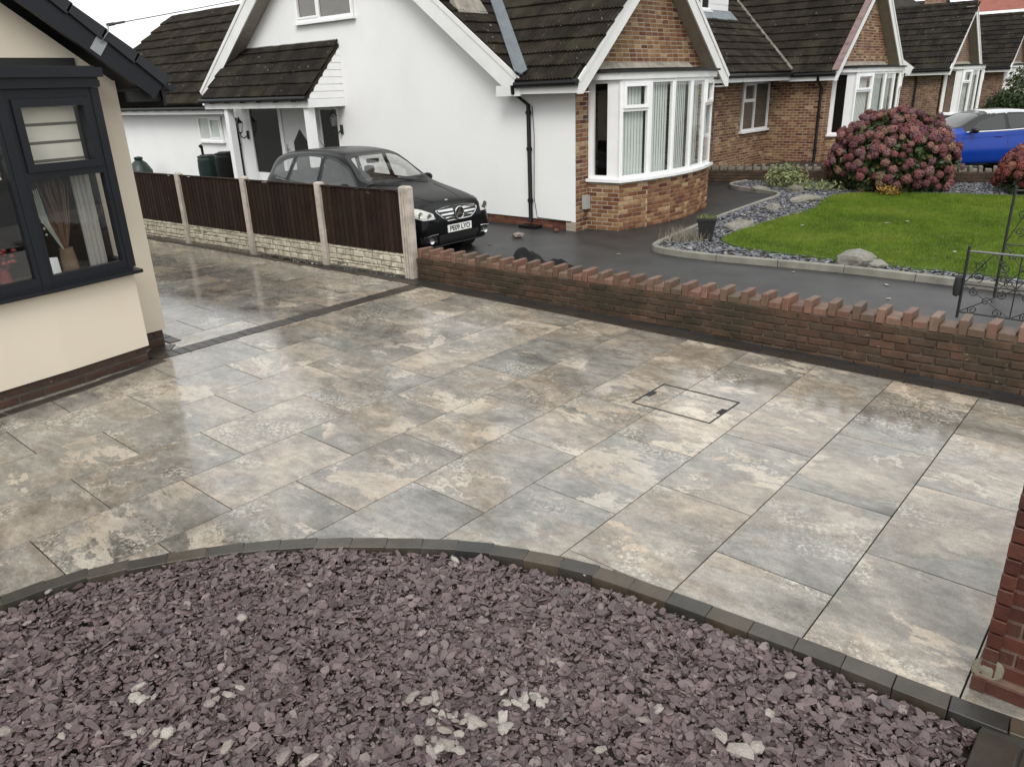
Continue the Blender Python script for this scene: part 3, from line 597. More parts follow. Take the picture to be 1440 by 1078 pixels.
# roof: verge boards, dry-verge caps, eave
ap_y, sl_ = -.4, .79; tip = (3.50, 2.40)
def vz(y): return tip[1]+sl_*(tip[0]-y)
rf = MB(); X1, X2 = -7.0, -16
rf.hexa([(X1-.02, tip[0]-.02, vz(tip[0])-.07), (X2, tip[0]-.02, vz(tip[0])-.07), (X1-.02, ap_y, vz(ap_y)-.07), (X2, ap_y, vz(ap_y)-.07), (X1-.02, tip[0]-.02, vz(tip[0])-.01), (X2, tip[0]-.02, vz(tip[0])-.01), (X1-.02, ap_y, vz(ap_y)-.01), (X2, ap_y, vz(ap_y)-.01)])
m2 = lambda y: 2*ap_y-y
rf.hexa([(X1-.02, m2(tip[0]), vz(tip[0])-.07), (X2, m2(tip[0]), vz(tip[0])-.07), (X1-.02, ap_y-.001, vz(ap_y)-.07), (X2, ap_y-.001, vz(ap_y)-.07), (X1-.02, m2(tip[0]), vz(tip[0])-.01), (X2, m2(tip[0]), vz(tip[0])-.01), (X1-.02, ap_y-.001, vz(ap_y)-.01), (X2, ap_y-.001, vz(ap_y)-.01)])
roofL = rf.build('roof', 'anth_roof', LH)
su = Vector((0, -1, sl_)).normalized(); sn = Vector((0, sl_, 1)).normalized()
bb = MB(); f = (Vector((X1, tip[0]-.04, vz(tip[0]-.04))), su, sn, Vector((1, 0, 0)))
bb.lbox(f, .0, 5.0, -.215, -.03, -.05, .0); bb.build('bargeboard', 'anthracite', LH)
for k in range(16):
    cb = MB(); s0 = k*.29
    P = []
    for n in (-.05, .03):
        for (s, v0, v1) in ((s0-.012, -.075, .022), (s0+.292, -.058, .012)): P += [f[0]+su*s+sn*v0+Vector((n, 0, 0)), f[0]+su*s+sn*v1+Vector((n, 0, 0))]
    cb.hexa(P); cb.tube([f[0]+su*(s0-.01)+sn*.018+Vector((-.03, 0, 0)), f[0]+su*(s0+.29)+sn*.01+Vector((-.03, 0, 0))], .02, 6)
    inst('verge_cap', cb.mesh('verge_cap', 'anth_roof'), roofL, Matrix.Identity(4))
ut = MB(); ut.tube([(-7.08, tip[0]+.035, 2.345), (-16, tip[0]+.035, 2.345)], .036, 8); ut.build('gutter', 'anth_roof', LH)
so = MB()
for k in range(10): so.box(-7.15-k*.45, -7.10-k*.45, LY+.0, tip[0]-.05, 2.24, 2.33)
so.build('rafter_end', 'black_matt', LH); sf = MB(); sf.box(-16, -7.06, tip[0]-.075, tip[0]-.05, 2.2, 2.34); sf.build('fascia', 'anthracite', LH)
# dried flowers and ornaments on the window board
vs_ = thing('reed_vase', 'brown wicker vase of tall dried reeds standing inside the bow window', 'vase', (-7.09, 2.36, .876))
mb = MB(); mb.lathe([(.055, 0), (.07, .05), (.06, .16), (.052, .22), (.056, .235)], (-7.09, 2.36, .876), 14); mb.build('vase_body', 'stem', vs_, smooth=True)
mb = MB()
for k in range(46):
    a = random.uniform(0, 6.28); t = random.uniform(.02, .16); mb.tube([(-7.09, 2.36, 1.05), (-7.09+math.cos(a)*t*.3, 2.36+math.sin(a)*t*.5, 1.3), (-7.09+math.cos(a)*t*.7, 2.36+math.sin(a)*t-.02, random.uniform(1.45, 1.68))], [.003, .004, .0015], 4)
mb.build('reeds', 'reed', vs_)
mb = MB()
for k in range(7):
    t = k/7; mb.tube([(-7.06, 2.34, 1.08), (-7.04, 2.26-t*.05, 1.35), (-7.0, 2.12-t*.1+.1, 1.62-t*.05)], .004, 4); mb.lathe([(.001, -.012), (.011, 0), (.001, .012)], (-7.02, 2.2-t*.05+.03*random.random(), 1.25+.35*t), 6)
mb.build('pale_twigs', 'reed_pale', vs_)
rd = thing('red_flower_vase', 'small vase of red artificial flowers inside the bow window', 'vase', (-7.06, 1.86, .876))
mb = MB(); mb.lathe([(.035, 0), (.05, .06), (.03, .13), (.034, .15)], (-7.06, 1.86, .876), 12); mb.build('vase_body', 'red_flower', rd, smooth=True)
mb = MB()
for k in range(12):
    a = k*.9; r_ = .06*random.random()+.03; c = (-7.06+r_*math.cos(a)*.6, 1.86+r_*math.sin(a)*1.5, 1.1+random.uniform(-.04, .09))
    mb.tube([(-7.06, 1.86, 1.0), c], .002, 4); mb.lathe([(.002, -.02), (.024, 0), (.012, .018), (.002, .02)], c, 7)
mb.build('petals', 'red_flower', rd)
cdn = thing('greeting_card', 'white folded card standing on the bow window board', 'card', (-7.1, 2.24, .876)); mb = MB(); mb.hexa([(-7.12, 2.16, .876), (-7.05, 2.27, .876), (-7.125, 2.163, .876), (-7.055, 2.273, .876), (-7.14, 2.16, 1.05), (-7.07, 2.27, 1.05), (-7.145, 2.163, 1.05), (-7.075, 2.273, 1.05)]); mb.build('card_leaf', 'upvc', cdn)
# overhead cable and its bracket
cb = thing('overhead_cable', 'thin overhead cable tied to a grey plate on the dark verge and crossing the sky', 'cable', (-6.98, 2.98, 2.8))
fb = f; b0 = f[0]+su*.56
mb = MB(); mb.lbox((b0, su, sn, Vector((1, 0, 0))), -.045, .045, -.19, -.045, .0, .006); mb.build('bracket_plate', 'galv', cb)
hook = b0+sn*.055+su*.02
mb = MB(); mb.tube([b0-sn*.1+Vector((.012, 0, 0)), b0+Vector((.045, 0, 0)), hook+Vector((.03, .0, .0))], .005, 5); mb.build('tie_wire', 'iron_pale', cb)
far = Vector((-20.3, 24.0, 8.0)); dr = far-hook
def cat(t): return hook+dr*t+Vector((0, 0, -1.2*4*t*(1-t)*.25))
mb = MB(); mb.tube([cat(.0005), cat(.004)], .014, 6); mb.tube([cat(.004), cat(.010)], .010, 6); mb.build('strain_clamp', 'iron', cb)
mb = MB(); mb.tube([cat(t/40) for t in range(41)], .004, 5); mb.build('cable_run', 'iron', cb)
# ---------------------------------------------------------------- roof tiles
TW, TE, TL = .285, .30, .36
def tile_mesh(mat, ribs=3, amp=.014):
    mb = MB(); n = ribs*4; V = []
    for k in range(n+1):
        u = k/n; x = (u-.5)*TW; h = amp*abs(math.sin(math.pi*ribs*u))**.8
        V += [(x, 0, h+.04), (x, TL, h+.002), (x, 0.004, h*.6+.004)]
    F = []
    for k in range(n): a = 3*k; F += [(a, a+3, a+4, a+1), (a+2, a+5, a+3, a)]
    mb.add(V, F); return mb.mesh('roof_tile', mat, smooth=35)
TILE = {k: [tile_mesh(k, 4, .034), tile_mesh(k, 4, .030)] for k in ('roof_tile', 'roof_tile_grey')}
TILE_F = {k: [tile_mesh(k, 4, .032)] for k in ('roof_tile', 'roof_tile_grey')}
def tiles(store, o, e, s, length, span, key, fine=False, k=1.0):
    """o eave corner, e along the eave, s up the slope; span(d) -> (e0,e1) at slope distance d"""
    e = Vector(e).normalized(); s = Vector(s).normalized(); n = e.cross(s); o = Vector(o); d = 0.0
    while d < length-.1:
        a, b = span(d+.15); u = a+TW*k/2
        while u < b+.02:
            M = basis(o+e*u+s*(d+random.uniform(-.006, .006))+n*random.uniform(-.002, .003), e, s, n, k, k, k)
            store.append((random.choice((TILE_F if fine else TILE)[key]), M)); u += (TW-.004)*k
        d += TE*k
def slopeslab(mb, o, e, s, pts, t=.05, lift=0):
    e = Vector(e).normalized(); s = Vector(s).normalized(); n = e.cross(s); o = Vector(o)
    mb.prism([o+e*a+s*b+n*lift for a, b in pts], n*-t)
def bow_bay(owner, XB, ya, yb, zs=.80, zt=2.30, level=0, brickmat='brick_house', tag_=''):
    """brick-based bow window on the front plane XB between ya and yb (ya nearer)"""
    W = yb-ya; pts = [(XB+.58, ya), (XB+.74, ya+W*.2), (XB+.82, ya+W*.4), (XB+.82, ya+W*.6), (XB+.74, ya+W*.8), (XB+.58, yb)]
    ring = [(XB-.02, ya-.06)]+pts+[(XB-.02, yb+.06)]
    mb = MB(); mb.prism([(x-(.006 if 0 < i < len(ring)-1 else 0), y, 0) for i, (x, y) in enumerate(ring)], (0, 0, zs-.03))
    base = mb.build('bay_wall', 'mortar' if level == 0 else 'brick_far', owner)
    st = []
    if level == 0:
        for a, b in zip(ring, ring[1:]):
            f, L = facet(a, b, 1); bricks(st, BMH, f, lambda z, c: [(-.006, L+.006)], .0, 11, proud=.004)
    mb = MB(); so = [(x+.07, y+(.07 if i == 0 else -.07 if i == 0 else 0)) for i, (x, y) in enumerate(pts)]; so[0] = (pts[0][0]+.05, pts[0][1]-.06); so[-1] = (pts[-1][0]+.05, pts[-1][1]+.06)
    mb.prism([(XB+.003, ya-.12, zs-.03)]+[(x, y, zs-.03) for x, y in so]+[(XB+.003, yb+.12, zs-.03)], (0, 0, .045)); mb.build('window_sill', 'upvc', owner)
    wf = MB(); opens = []; allp = [(XB+.004, ya-.05)]+pts+[(XB+.004, yb+.05)]
    for k, (a, b) in enumerate(zip(allp, allp[1:])):
        f, L = facet(a, b, 1); z0, z1 = zs+.017, zt; f = (f[0]-f[3]*.0, f[1], f[2], f[3])
        if k in (0, 6): wf.lbox(f, L*.68, L, z0, z1, -.05, -.002); o = win(wf, f, 0.05, L*.68, z0, z1, t=.05, n0=-.05, n1=-.004); wf.lbox(f, 0, .05, z0, z1, -.05, .0); opens.append((f, o, 'interior'))
        else:
            o = win(wf, f, 0, L, z0, z1, t=.052, n0=-.05, n1=.0)
            if k in (1, 5):
                zm = z0+(z1-z0)*.70; wf.lbox(f, o[0], o[1], zm-.022, zm+.022, -.05, 0)
                s1 = sash(wf, f, (o[0], o[1], zm+.022, o[3]), t=.05); s2 = (o[0], o[1], o[2], zm-.022); opens += [(f, s1, 'b'), (f, s2, 'b')]
            else: opens.append((f, o, 'b'))
            wf.lbox(f, -.022, .022, z0, z1, -.03, .007)
    w = wf.build('bow_window', 'upvc', owner)
    for f, o, kind in opens:
        pane(f, o, w)
        if kind == 'b':
            mb = MB(); n = max(3, int((o[1]-o[0])/.062)); p = (o[1]-o[0])/n
            for k in range(n):
                u = o[0]+p*k; mb.add([f[0]+f[1]*(u+.001)+f[2]*(o[2]-.03)+f[3]*-.10, f[0]+f[1]*(u+p*1.02)+f[2]*(o[2]-.03)+f[3]*-.108, f[0]+f[1]*(u+p*1.02)+f[2]*(o[3]+.03)+f[3]*-.108, f[0]+f[1]*(u+.001)+f[2]*(o[3]+.03)+f[3]*-.10], [(0, 1, 2, 3)])
            mb.build('vertical_blind', 'blind_white', w)
    mb = MB(); mb.prism([(XB+.003, ya-.13, zt)]+[(x+.03, y+(-.06 if i == 0 else .06 if i == len(pts)-1 else 0), zt) for i, (x, y) in enumerate(pts)]+[(XB+.003, yb+.13, zt)], (0, 0, .10)); mb.build('bay_fascia', 'white_board', owner)
    mb = MB(); mb.prism([(XB+.003, ya-.16, zt+.102)]+[(x+.07, y+(-.1 if i == 0 else .1 if i == len(pts)-1 else 0), zt+.102) for i, (x, y) in enumerate(pts)]+[(XB+.003, yb+.16, zt+.102)], (0, 0, .035))
    mb.prism([(XB+.003, ya-.1, zt+.137)]+[(x-.15, y, zt+.15) for x, y in pts]+[(XB+.003, yb+.1, zt+.137)], (0, 0, .012)); mb.build('bay_roof', 'black_matt', owner)
    mb = MB(); mb.hexa([(XB+.002, ya-.05, zt+.15), (XB+.16, ya-.05, zt+.15), (XB+.002, yb+.05, zt+.15), (XB+.16, yb+.05, zt+.15), (XB+.002, ya-.05, zt+.26), (XB+.03, ya-.05, zt+.26), (XB+.002, yb+.05, zt+.26), (XB+.03, yb+.05, zt+.26)]); mb.build('flashing', 'lintel', owner)
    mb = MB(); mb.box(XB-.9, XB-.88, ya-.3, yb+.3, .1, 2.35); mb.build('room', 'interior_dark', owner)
    return st
XF, XV, XE, XR = -7.5, -7.2, -8.33, -13.3      # front wall, verge, main eave, ridge
ZE, SM, SWG = 2.37, .72, .88
SX = XE-XF
def main_z(x): return ZE+SM*(XE-x)
def wing(owner, Ya, W, level, wallmat, key, bs, ts, gablemat='brick_gable', sidemat=None):
    """front wing: gable to the street, ridge running back"""
    yl, yr = Ya-.33, Ya+W+.35; ym = (yl+yr)/2; zr = ZE-.05+SWG*(ym-yl)
    # walls
    solid = 'mortar' if level == 0 else 'brick_far'
    mb = MB(); bl, br = Ya+.33, Ya+W-.75
    mb.box(XF-.2, XF, Ya+.003, bl, 0, 2.3); mb.box(XF-.2, XF, br+.06, Ya+W, 0, 2.3); None
    gy0, gy1 = Ya, Ya+W
    mb.prism([(XF, gy0+.02, 2.5), (XF, gy1-.02, 2.5), (XF, ym, zr-.1)], (-.2, 0, 0)); mb.box(XF-.2, XF, gy0+.003, gy1, 2.3, 2.499)
    wl2 = mb.build('front_wall', solid, owner)
    if level == 0:
        f = frame((XF, Ya, 0), (0, 1, 0), (1, 0, 0))
        bricks(bs, BMH, f, lambda z, c: [(0, .36), (W-.72, W)] if z < 2.42 else [], .0, 37, ph=0)
        def sp(z, c):
            h = (zr-.12-z)/SWG; a, b = max(0, ym-Ya-h), min(W, ym-Ya+h); return [(a, b)] if b-a > .05 else []
        bricks(bs, BMG, frame((XF, Ya, 0), (0, 1, 0), (1, 0, 0)), sp, 2.44, 31)
    bs += bow_bay(owner, XF, Ya+.39, Ya+W-.8, level=level)
    # roof slopes
    up1 = Vector((0, 1, SWG)).normalized(); up2 = Vector((0, -1, SWG)).normalized(); Ls = math.hypot(ym-yl, zr-ZE+.05)
    xb = XE-(zr-ZE)/SM-.1
    mb = MB()
    slopeslab(mb, (XV-.02, yl, ZE-.05), (-1, 0, 0), up1, [(XV-.02-(XV-.02), 0), (XV-.02-(XE-.03), 0), (XV-.02-xb, Ls), (0, Ls)], .05) if False else None
    # eave runs from the verge back to the main eave; the slope then dives under the main roof
    slopeslab(mb, (xb, yl, ZE-.05), (1, 0, 0), up1, [(XE+.02-xb, 0), (XV-.02-xb, 0), (XV-.02-xb, Ls), (-.05, Ls)], .05)
    slopeslab(mb, (XV-.02, yr, ZE-.05), (-1, 0, 0), up2, [(0, 0), (XV-.02-xb, 0), (XV-.02-xb, Ls-.001), (0, Ls-.001)], .05)
    rf = mb.build('wing_roof', key, owner)
    def s1(d):   # near slope, measured from xb toward the verge
        z = ZE-.05+d*SWG/math.hypot(1, SWG); xv = XE-(z-ZE)/SM; return (max(0, xv-xb-(.0 if d < .2 else .2)), XV-.03-xb-.0)
    tiles(ts, (xb, yl-.03, ZE-.07), (1, 0, 0), up1, Ls, s1, key)
    mb = MB()
    for k in range(int((XV-xb)/.4)): mb.tube([(XV-.02-k*.4, ym, zr+.03), (XV-.02-k*.4-.39, ym, zr+.022)], .095, 10)
    mb.build('ridge', key, owner)
    # bargeboards, soffits, eave boxes
    mb = MB(); sf = MB()
    for y0, up, sg in ((yl, up1, 1), (yr, up2, -1)):
        nn = Vector((0, -sg*SWG, 1)).normalized(); f = (Vector((XV, y0, ZE-.05)), up, nn, Vector((1, 0, 0)))
        mb.lbox(f, -.015, Ls+.02, -.235, -.0, -.03, .0); mb.lbox(f, -.005, Ls+.02, -.05, .016, .0, .016)
        mb.box(XV-.029, XV+.002, y0+(.0 if sg > 0 else -.13), y0+(.13 if sg > 0 else 0), ZE-.25, ZE-.05)
        sf.lbox((Vector((XF, y0, ZE-.05)), up, nn, Vector((1, 0, 0))), .18, Ls+.1, -.215, -.2, .002, XV-XF-.031)
        yb0, yb1 = (y0+.002, Ya-.001) if sg > 0 else (Ya+W+.001, y0-.002)
        mb.box(XF+.001 if sg < 0 else XF, XV-.031, y0+(.0 if sg > 0 else -.35), y0+(.33 if sg > 0 else 0), ZE-.25, ZE-.235) if sg < 0 else None
    mb.build('bargeboard', 'white_board', owner); sf.build('soffit', 'soffit', owner)
    # side fascia and gutter along the near eave of the wing
    mb = MB(); mb.box(XE-.3, XV-.03, yl+.0, yl+.02, ZE-.235, ZE-.075); mb.box(XE-.3, XV-.03, yl+.021, Ya-.001, ZE-.235, ZE-.222); mb.build('fascia', 'white_board', owner)
    mb = MB(); mb.tube([(XE-.08, yl-.045, ZE-.095), (XV+.01, yl-.045, ZE-.085)], .048, 10); mb.build('gutter', 'black_pvc', owner)
    return ym, zr, yl, yr
def downpipe(owner, x, y, ztop, d=(0, -1), off=.12, back=.0, name='downpipe', mat='black_pvc', zb=.1):
    mb = MB(); dx, dy = d
    mb.tube([(x+dx*off, y+dy*off, ztop), (x+dx*off, y+dy*off, ztop-.1), (x+back+dx*.05, y+dy*.05, ztop-.3), (x+back+dx*.05, y+dy*.05, zb+.08), (x+back+dx*.08, y+dy*.08, zb)], .036, 10)
    for z in (ztop-.42, .45, (ztop+.3)/2): mb.tube([(x+back+dx*.05, y+dy*.05, z-.03), (x+back+dx*.05, y+dy*.05, z+.03)], .045, 10); mb.box(x+back-.05, x+back+.05, y+dy*.05-.02, y+dy*.05+.02, z-.012, z+.012)
    return mb.build(name, mat, owner, smooth=True)
BMH = [brick_mesh('brick_house', .0045), brick_mesh('brick_house', .006)]; BMG = [brick_mesh('brick_gable', .0045), brick_mesh('brick_gable', .006)]; BMR = [brick_mesh('brick_red', .005)]
def main_roof(owner, y0, y1, key, ts, tspan, back=True):
    e = Vector((0, 1, 0)); s = Vector((-1, 0, SM)).normalized(); L = math.hypot(XE-XR, SM*(XE-XR)); mb = MB()
    slopeslab(mb, (XE, y0, ZE), e, s, [(0, 0), (y1-y0, 0), (y1-y0, L), (0, L)], .05)
    s2 = Vector((1, 0, SM)).normalized(); xbk = 2*XR-XE
    slopeslab(mb, (xbk, y1, ZE), (0, -1, 0), s2, [(0, 0), (y1-y0, 0), (y1-y0, L-.001), (0, L-.001)], .05)
    r = mb.build('main_roof', key, owner)
    if tspan: tiles(ts, (XE+.02, y0, ZE-.02), e, s, min(L, 4.4), tspan, key)
    mb = MB(); k = y0
    while k < y1-.1: mb.tube([(XR, k, main_z(XR)+.03), (XR, min(k+.39, y1), main_z(XR)+.022)], .095, 8); k += .4
    mb.build('ridge', key, owner); return r
def valley(owner, pts, w=.16, mat='lead', h=.055):
    mb = MB(); a, b = Vector(pts[0]), Vector(pts[1]); d = (b-a).normalized(); n1, n2 = Vector((SM, 0, 1)).normalized(), Vector((0, -SWG if pts[2] > 0 else SWG, 1)).normalized()
    l1 = d.cross(n1).normalized(); l2 = d.cross(n2).normalized()
    if l1.y*pts[2] > 0: l1 = -l1
    if l2.x < 0: l2 = -l2
    for l, n in ((l1, n1), (l2, n2)): mb.hexa([a+n*h, b+n*h, a+l*w+n*(h+.012), b+l*w+n*(h+.012), a+n*(h+.012), b+n*(h+.012), a+l*w+n*(h+.026), b+l*w+n*(h+.026)])
    return mb.build('valley_lead', mat, owner)
# ---------------------------------------------------------------- white rendered bungalow
WH = thing('white_bungalow', 'white rendered bungalow with a brick front gable, bow window, porch and brown tiled roof', 'house', (-10, 12, 0))
bs, ts = [], []
Y0 = 10.15
mb = MB(); mb.prism([(-7.504, Y0, .15), (-7.504, Y0, 2.28), (XE-.02, Y0, 2.28), (XR, Y0, main_z(XR)-.13), (2*XR-XE+.02, Y0, 2.28), (-17.9, Y0, 2.28), (-17.9, Y0, .15)], (0, .2, 0))
mb.build('side_wall', 'render_white', WH)
mb = MB(); mb.box(-17.9, -7.52, Y0+.03, Y0+.2, -.05, .15); plw = mb.build('plinth', 'mortar_dark', WH)
pst = []; bricks(pst, BMR, frame((-10.6, Y0+.03, 0), (1, 0, 0), (0, -1, 0)), lambda z, c: [(0, 3.1)], .005, 2); 
for me, M in pst: inst('brick', me, plw, M)
mb = MB(); mb.box(-17.9, -17.7, Y0+.21, 17.7, 0, 2.28); mb.box(-9.2, -9.0, Y0+4.2, 17.74, 0, 2.28); mb.box(-17.9, -9.0, 17.72, 17.75, 0, 2.3); mb.build('back_wall', 'brick_far', WH)
mb = MB(); mb.box(-9.19, XF-.2, Y0+4.0, Y0+4.2, 0, 2.3); mb.build('return_wall', 'brick_far', WH)
ym, zr, yl, yr = wing(WH, Y0, 4.2, 0, 'render_white', 'roof_tile', bs, ts)
main_roof(WH, 9.83, 17.74, 'roof_tile', ts, lambda d: (0, d*SM/math.hypot(1, SM)/SWG+.2))
if True:   # the far side of the wing, up to the party line
    e = Vector((0, 1, 0)); s = Vector((-1, 0, SM)).normalized()
    tiles(ts, (XE+.02, 9.83, ZE-.02), e, s, 4.0, lambda d: (max(yr-9.83-d*SM/math.hypot(1, SM)/SWG-.2, 2.6), 7.9), 'roof_tile')
xb_, zb_ = XE-(4.2-ZE)/SM, 4.2
valley(WH, ((XE+.02, yl+.0, ZE), (xb_, yl+(zb_-ZE)/SWG, zb_), 1), .15)
valley(WH, ((XE, yr, ZE), (xb_, yr-(zb_-ZE)/SWG, zb_), -1), .06, 'lintel')
# verge of the main gable
mb = MB(); sf = MB()
for x0, up, sg in ((XE, Vector((-1, 0, SM)).normalized(), 1), (2*XR-XE, Vector((1, 0, SM)).normalized(), -1)):
    nn = Vector((sg*SM, 0, 1)).normalized(); f = (Vector((x0, 9.83, ZE)), up, nn, Vector((0, -1, 0))); L = math.hypot(5, 5*SM)
    mb.lbox(f, .0, L, -.30, -.0, .0, .03); mb.lbox(f, .0, L, -.055, .02, .03, .045)
    sf.lbox(f, .1, L, -.285, -.27, -.317, -.001)
    mb.box(x0-(.5 if sg > 0 else -.0), x0+(.0 if sg > 0 else .45), 9.801, 9.829, ZE-.26, ZE-.10) if sg > 0 else mb.box(x0, x0+.4, 9.801, 9.829, ZE-.3, ZE-.10)
mb.box(XE-.55, XE-.3, 9.83, Y0-.002, ZE-.26, ZE-.245)
mb.build('bargeboard', 'white_board', WH); sf.build('soffit', 'soffit', WH)
mb = MB(); mb.box(XE-.02, XE, yr+.02, 17.74, ZE-.2, ZE-.05); mb.build('fascia', 'white_board', WH)
mb = MB(); mb.tube([(XE+.05, yr-.1, ZE-.07), (XE+.05, 17.74, ZE-.06)], .048, 10); mb.build('gutter', 'black_pvc', WH)
downpipe(WH, -8.47, Y0, ZE-.1, (0, -1), .36, .06); 
mb = MB(); mb.box(-8.56, -8.2, Y0-.2, Y0-.01, 0, .05); mb.build('drain_cover', 'black_pvc', WH)
mb = MB(); mb.tube([(-8.36, Y0-.012, 1.95), (-8.33, Y0-.012, 1.5), (-8.36, Y0-.012, .5), (-8.3, Y0-.012, .17), (-7.6, Y0-.012, .155), (-7.46, 10.3, .2), (-7.46, 10.42, .3)], .006, 5); mb.build('cable', 'black_pvc', WH)
mb = MB(); mb.box(XF+.004, XF+.07, 10.32, 10.46, .34, .56); mb.build('meter_box', 'grey_plastic', WH)
# chimney stub and its lead apron, cut by the top of the picture
mb = MB(); mb.box(-10.35, -9.95, 10.06, 10.55, 3.4, 6.8); chm = mb.build('chimney', 'mortar', WH)
cst = []
for o, u, n, L in (((-10.35, 10.06, 0), (1, 0, 0), (0, -1, 0), .4), ((-9.95, 10.06, 0), (0, 1, 0), (1, 0, 0), .49)): bricks(cst, BMG, frame(o, u, n), lambda z, c: [(0, L)], 3.55, 14)
for me, M in cst: inst('brick', me, chm, M)
mb = MB(); mb.hexa([(-9.95, 9.98, main_z(-9.95)+.05), (-9.72, 9.95, main_z(-9.72)+.05), (-9.95, 10.63, main_z(-9.95)+.05), (-9.72, 10.66, main_z(-9.72)+.05), (-9.94, 9.98, main_z(-9.95)+.2), (-9.72, 9.95, main_z(-9.72)+.065), (-9.94, 10.63, main_z(-9.95)+.2), (-9.72, 10.66, main_z(-9.72)+.065)]); mb.build('chimney_apron', 'lintel', WH)
# first-floor window in the white gable
fw = frame((-14.5, Y0, 3.60), (1, 0, 0), (0, -1, 0))
def flat_window(owner, fr, w, h, lights, blindmat='blind_white', frame_mat='upvc', sillw=.06, name='window', openers=()):
    m = MB(); m.lbox(fr, 0, w, 0, h, .001, .006); bk = m.build('unlit_room_panel', 'interior_dark', owner)  # near-black sheet on the uncut wall, painting the unlit room behind the panes
    m = MB(); o = win(m, fr, 0, w, 0, h, t=.05, n0=.002, n1=.05); us = [o[0]]+[o[0]+(o[1]-o[0])*t for t in lights]+[o[1]]; ops = []
    for u in us[1:-1]: m.lbox(fr, u-.022, u+.022, o[2], o[3], .006, .05)
    for i, (a, b) in enumerate(zip(us, us[1:])):
        a += .022 if i else 0; b -= .022 if i < len(us)-2 else 0
        if i in openers:
            t = openers[i] if isinstance(openers, dict) else None
            if t: zt = o[2]+(o[3]-o[2])*t; m.lbox(fr, a, b, zt-.02, zt+.02, .006, .05); ops.append((a, b, o[2], zt-.02)); ops.append(sash(m, fr, (a, b, zt+.02, o[3]), .035, .01, .06))
            else: ops.append(sash(m, fr, (a, b, o[2], o[3]), .04, .01, .062))
        else: ops.append((a, b, o[2], o[3]))
    m.lbox(fr, -.05, w+.05, -.05, -.001, .0, .09); wd = m.build(name, frame_mat, owner)
    for q in ops:
        pane(fr, q, wd, n=.022)
        if blindmat:
            m = MB(); n = max(2, int((q[1]-q[0])/.07)); p = (q[1]-q[0])/n
            for k in range(n): m.add([fr[0]+fr[1]*(q[0]+p*k)+fr[2]*q[2]+fr[3]*.016, fr[0]+fr[1]*(q[0]+p*(k+1))+fr[2]*q[2]+fr[3]*.008, fr[0]+fr[1]*(q[0]+p*(k+1))+fr[2]*q[3]+fr[3]*.008, fr[0]+fr[1]*(q[0]+p*k)+fr[2]*q[3]+fr[3]*.016], [(0, 1, 2, 3)])
            m.build('blind', blindmat, wd)
    return wd
flat_window(WH, fw, 1.82, 1.2, (.42,), 'blind_brown', openers=(0,))
# porch
PX0, PX1, PY, PZ = -17.2, -13.25, 9.32, 2.26
ps = Vector((0, 1, 1.06)).normalized(); PL_ = math.hypot(.83, .88)
mb = MB(); slopeslab(mb, (PX0, PY-.06, PZ-.05), (1, 0, 0), ps, [(0, 0), (PX1-PX0, 0), (PX1-PX0, PL_+.08), (0, PL_+.08)], .04); prf = mb.build('porch_roof', 'roof_tile', WH)
pts_ = []; tiles(pts_, (PX0, PY-.08, PZ-.06), (1, 0, 0), ps, PL_+.1, lambda d: (0, PX1-PX0+.06), 'roof_tile_grey', fine=True)
for me, M in pts_: inst('roof_tile', me, prf, M)
mb = MB(); mb.tube([(PX0-.05, PY-.12, PZ-.09), (PX1+.05, PY-.12, PZ-.09)], .045, 10)
for k in range(6): mb.box(PX0+.4+k*.62, PX0+.46+k*.62, PY-.16, PY-.06, PZ-.15, PZ-.08)
mb.build('porch_gutter', 'black_pvc', WH)
mb = MB(); mb.box(PX0, PX1-.02, PY-.05, PY-.02, PZ-.26, PZ-.09); mb.box(PX0, PX1-.02, PY-.02, Y0-.002, PZ-.262, PZ-.25); mb.build('porch_fascia', 'white_board', WH)
chk = MB()
for k in range(7):
    z0 = PZ-.10+k*.13; ya = PY-.02+max(0, (z0+.12-PZ))/1.06
    if ya < Y0-.05: chk.hexa([(PX1-.02, ya, z0), (PX1-.0, ya, z0), (PX1-.02, Y0-.002, z0), (PX1-.0, Y0-.002, z0), (PX1-.02, ya+.03, z0+.124), (PX1-.006, ya+.03, z0+.124), (PX1-.02, Y0-.002, z0+.124), (PX1-.006, Y0-.002, z0+.124)])
chk.box(PX1-.019, PX1+.006, PY-.05, Y0-.003, PZ-.26, PZ-.105); chk.prism([(PX1-.03, PY, PZ-.1), (PX1-.03, Y0, PZ-.1), (PX1-.03, Y0, PZ+.82)], (.009, 0, 0)); chk.build('porch_cheek', 'upvc', WH)
for x in (-13.42, -16.42): mb = MB(); mb.box(x-.075, x+.075, PY-.0, PY+.15, 0, PZ-.262); mb.box(x-.1, x+.1, PY-.02, PY+.17, 0, .2); mb.build('porch_post', 'upvc', WH)
# door with side light, dark flank window
fd = frame((-16.85, Y0, .12), (1, 0, 0), (0, -1, 0)); mb = MB(); o = win(mb, fd, 0, 2.65, 0, 1.95, t=.07, n0=.001, n1=.05); mb.lbox(fd, 1.22, 1.34, .07, 1.88, .002, .05); dfr = mb.build('door_frame', 'upvc', WH)
mb = MB(); mb.lbox(fd, .07, 1.22, .07, 1.88, .003, .02); mb.build('side_light', 'dark_glass', dfr); mb = MB(); mb.lbox(fd, .07, 1.22, .07, .45, .02, .04); mb.build('side_panel', 'upvc', dfr)
mb = MB(); mb.lbox(fd, 1.345, 2.575, .075, 1.875, .003, .03); door = mb.build('door', 'door_white', WH)
mb = MB(); pz = [(1.70, .5), (2.22, .5), (2.22, 1.15), (1.96, 1.42), (1.70, 1.15)]; mb.prism([fd[0]+fd[1]*a+fd[2]*b+fd[3]*.0305 for a, b in pz], fd[3]*.012); mb.build('door_light', 'dark_glass', door)
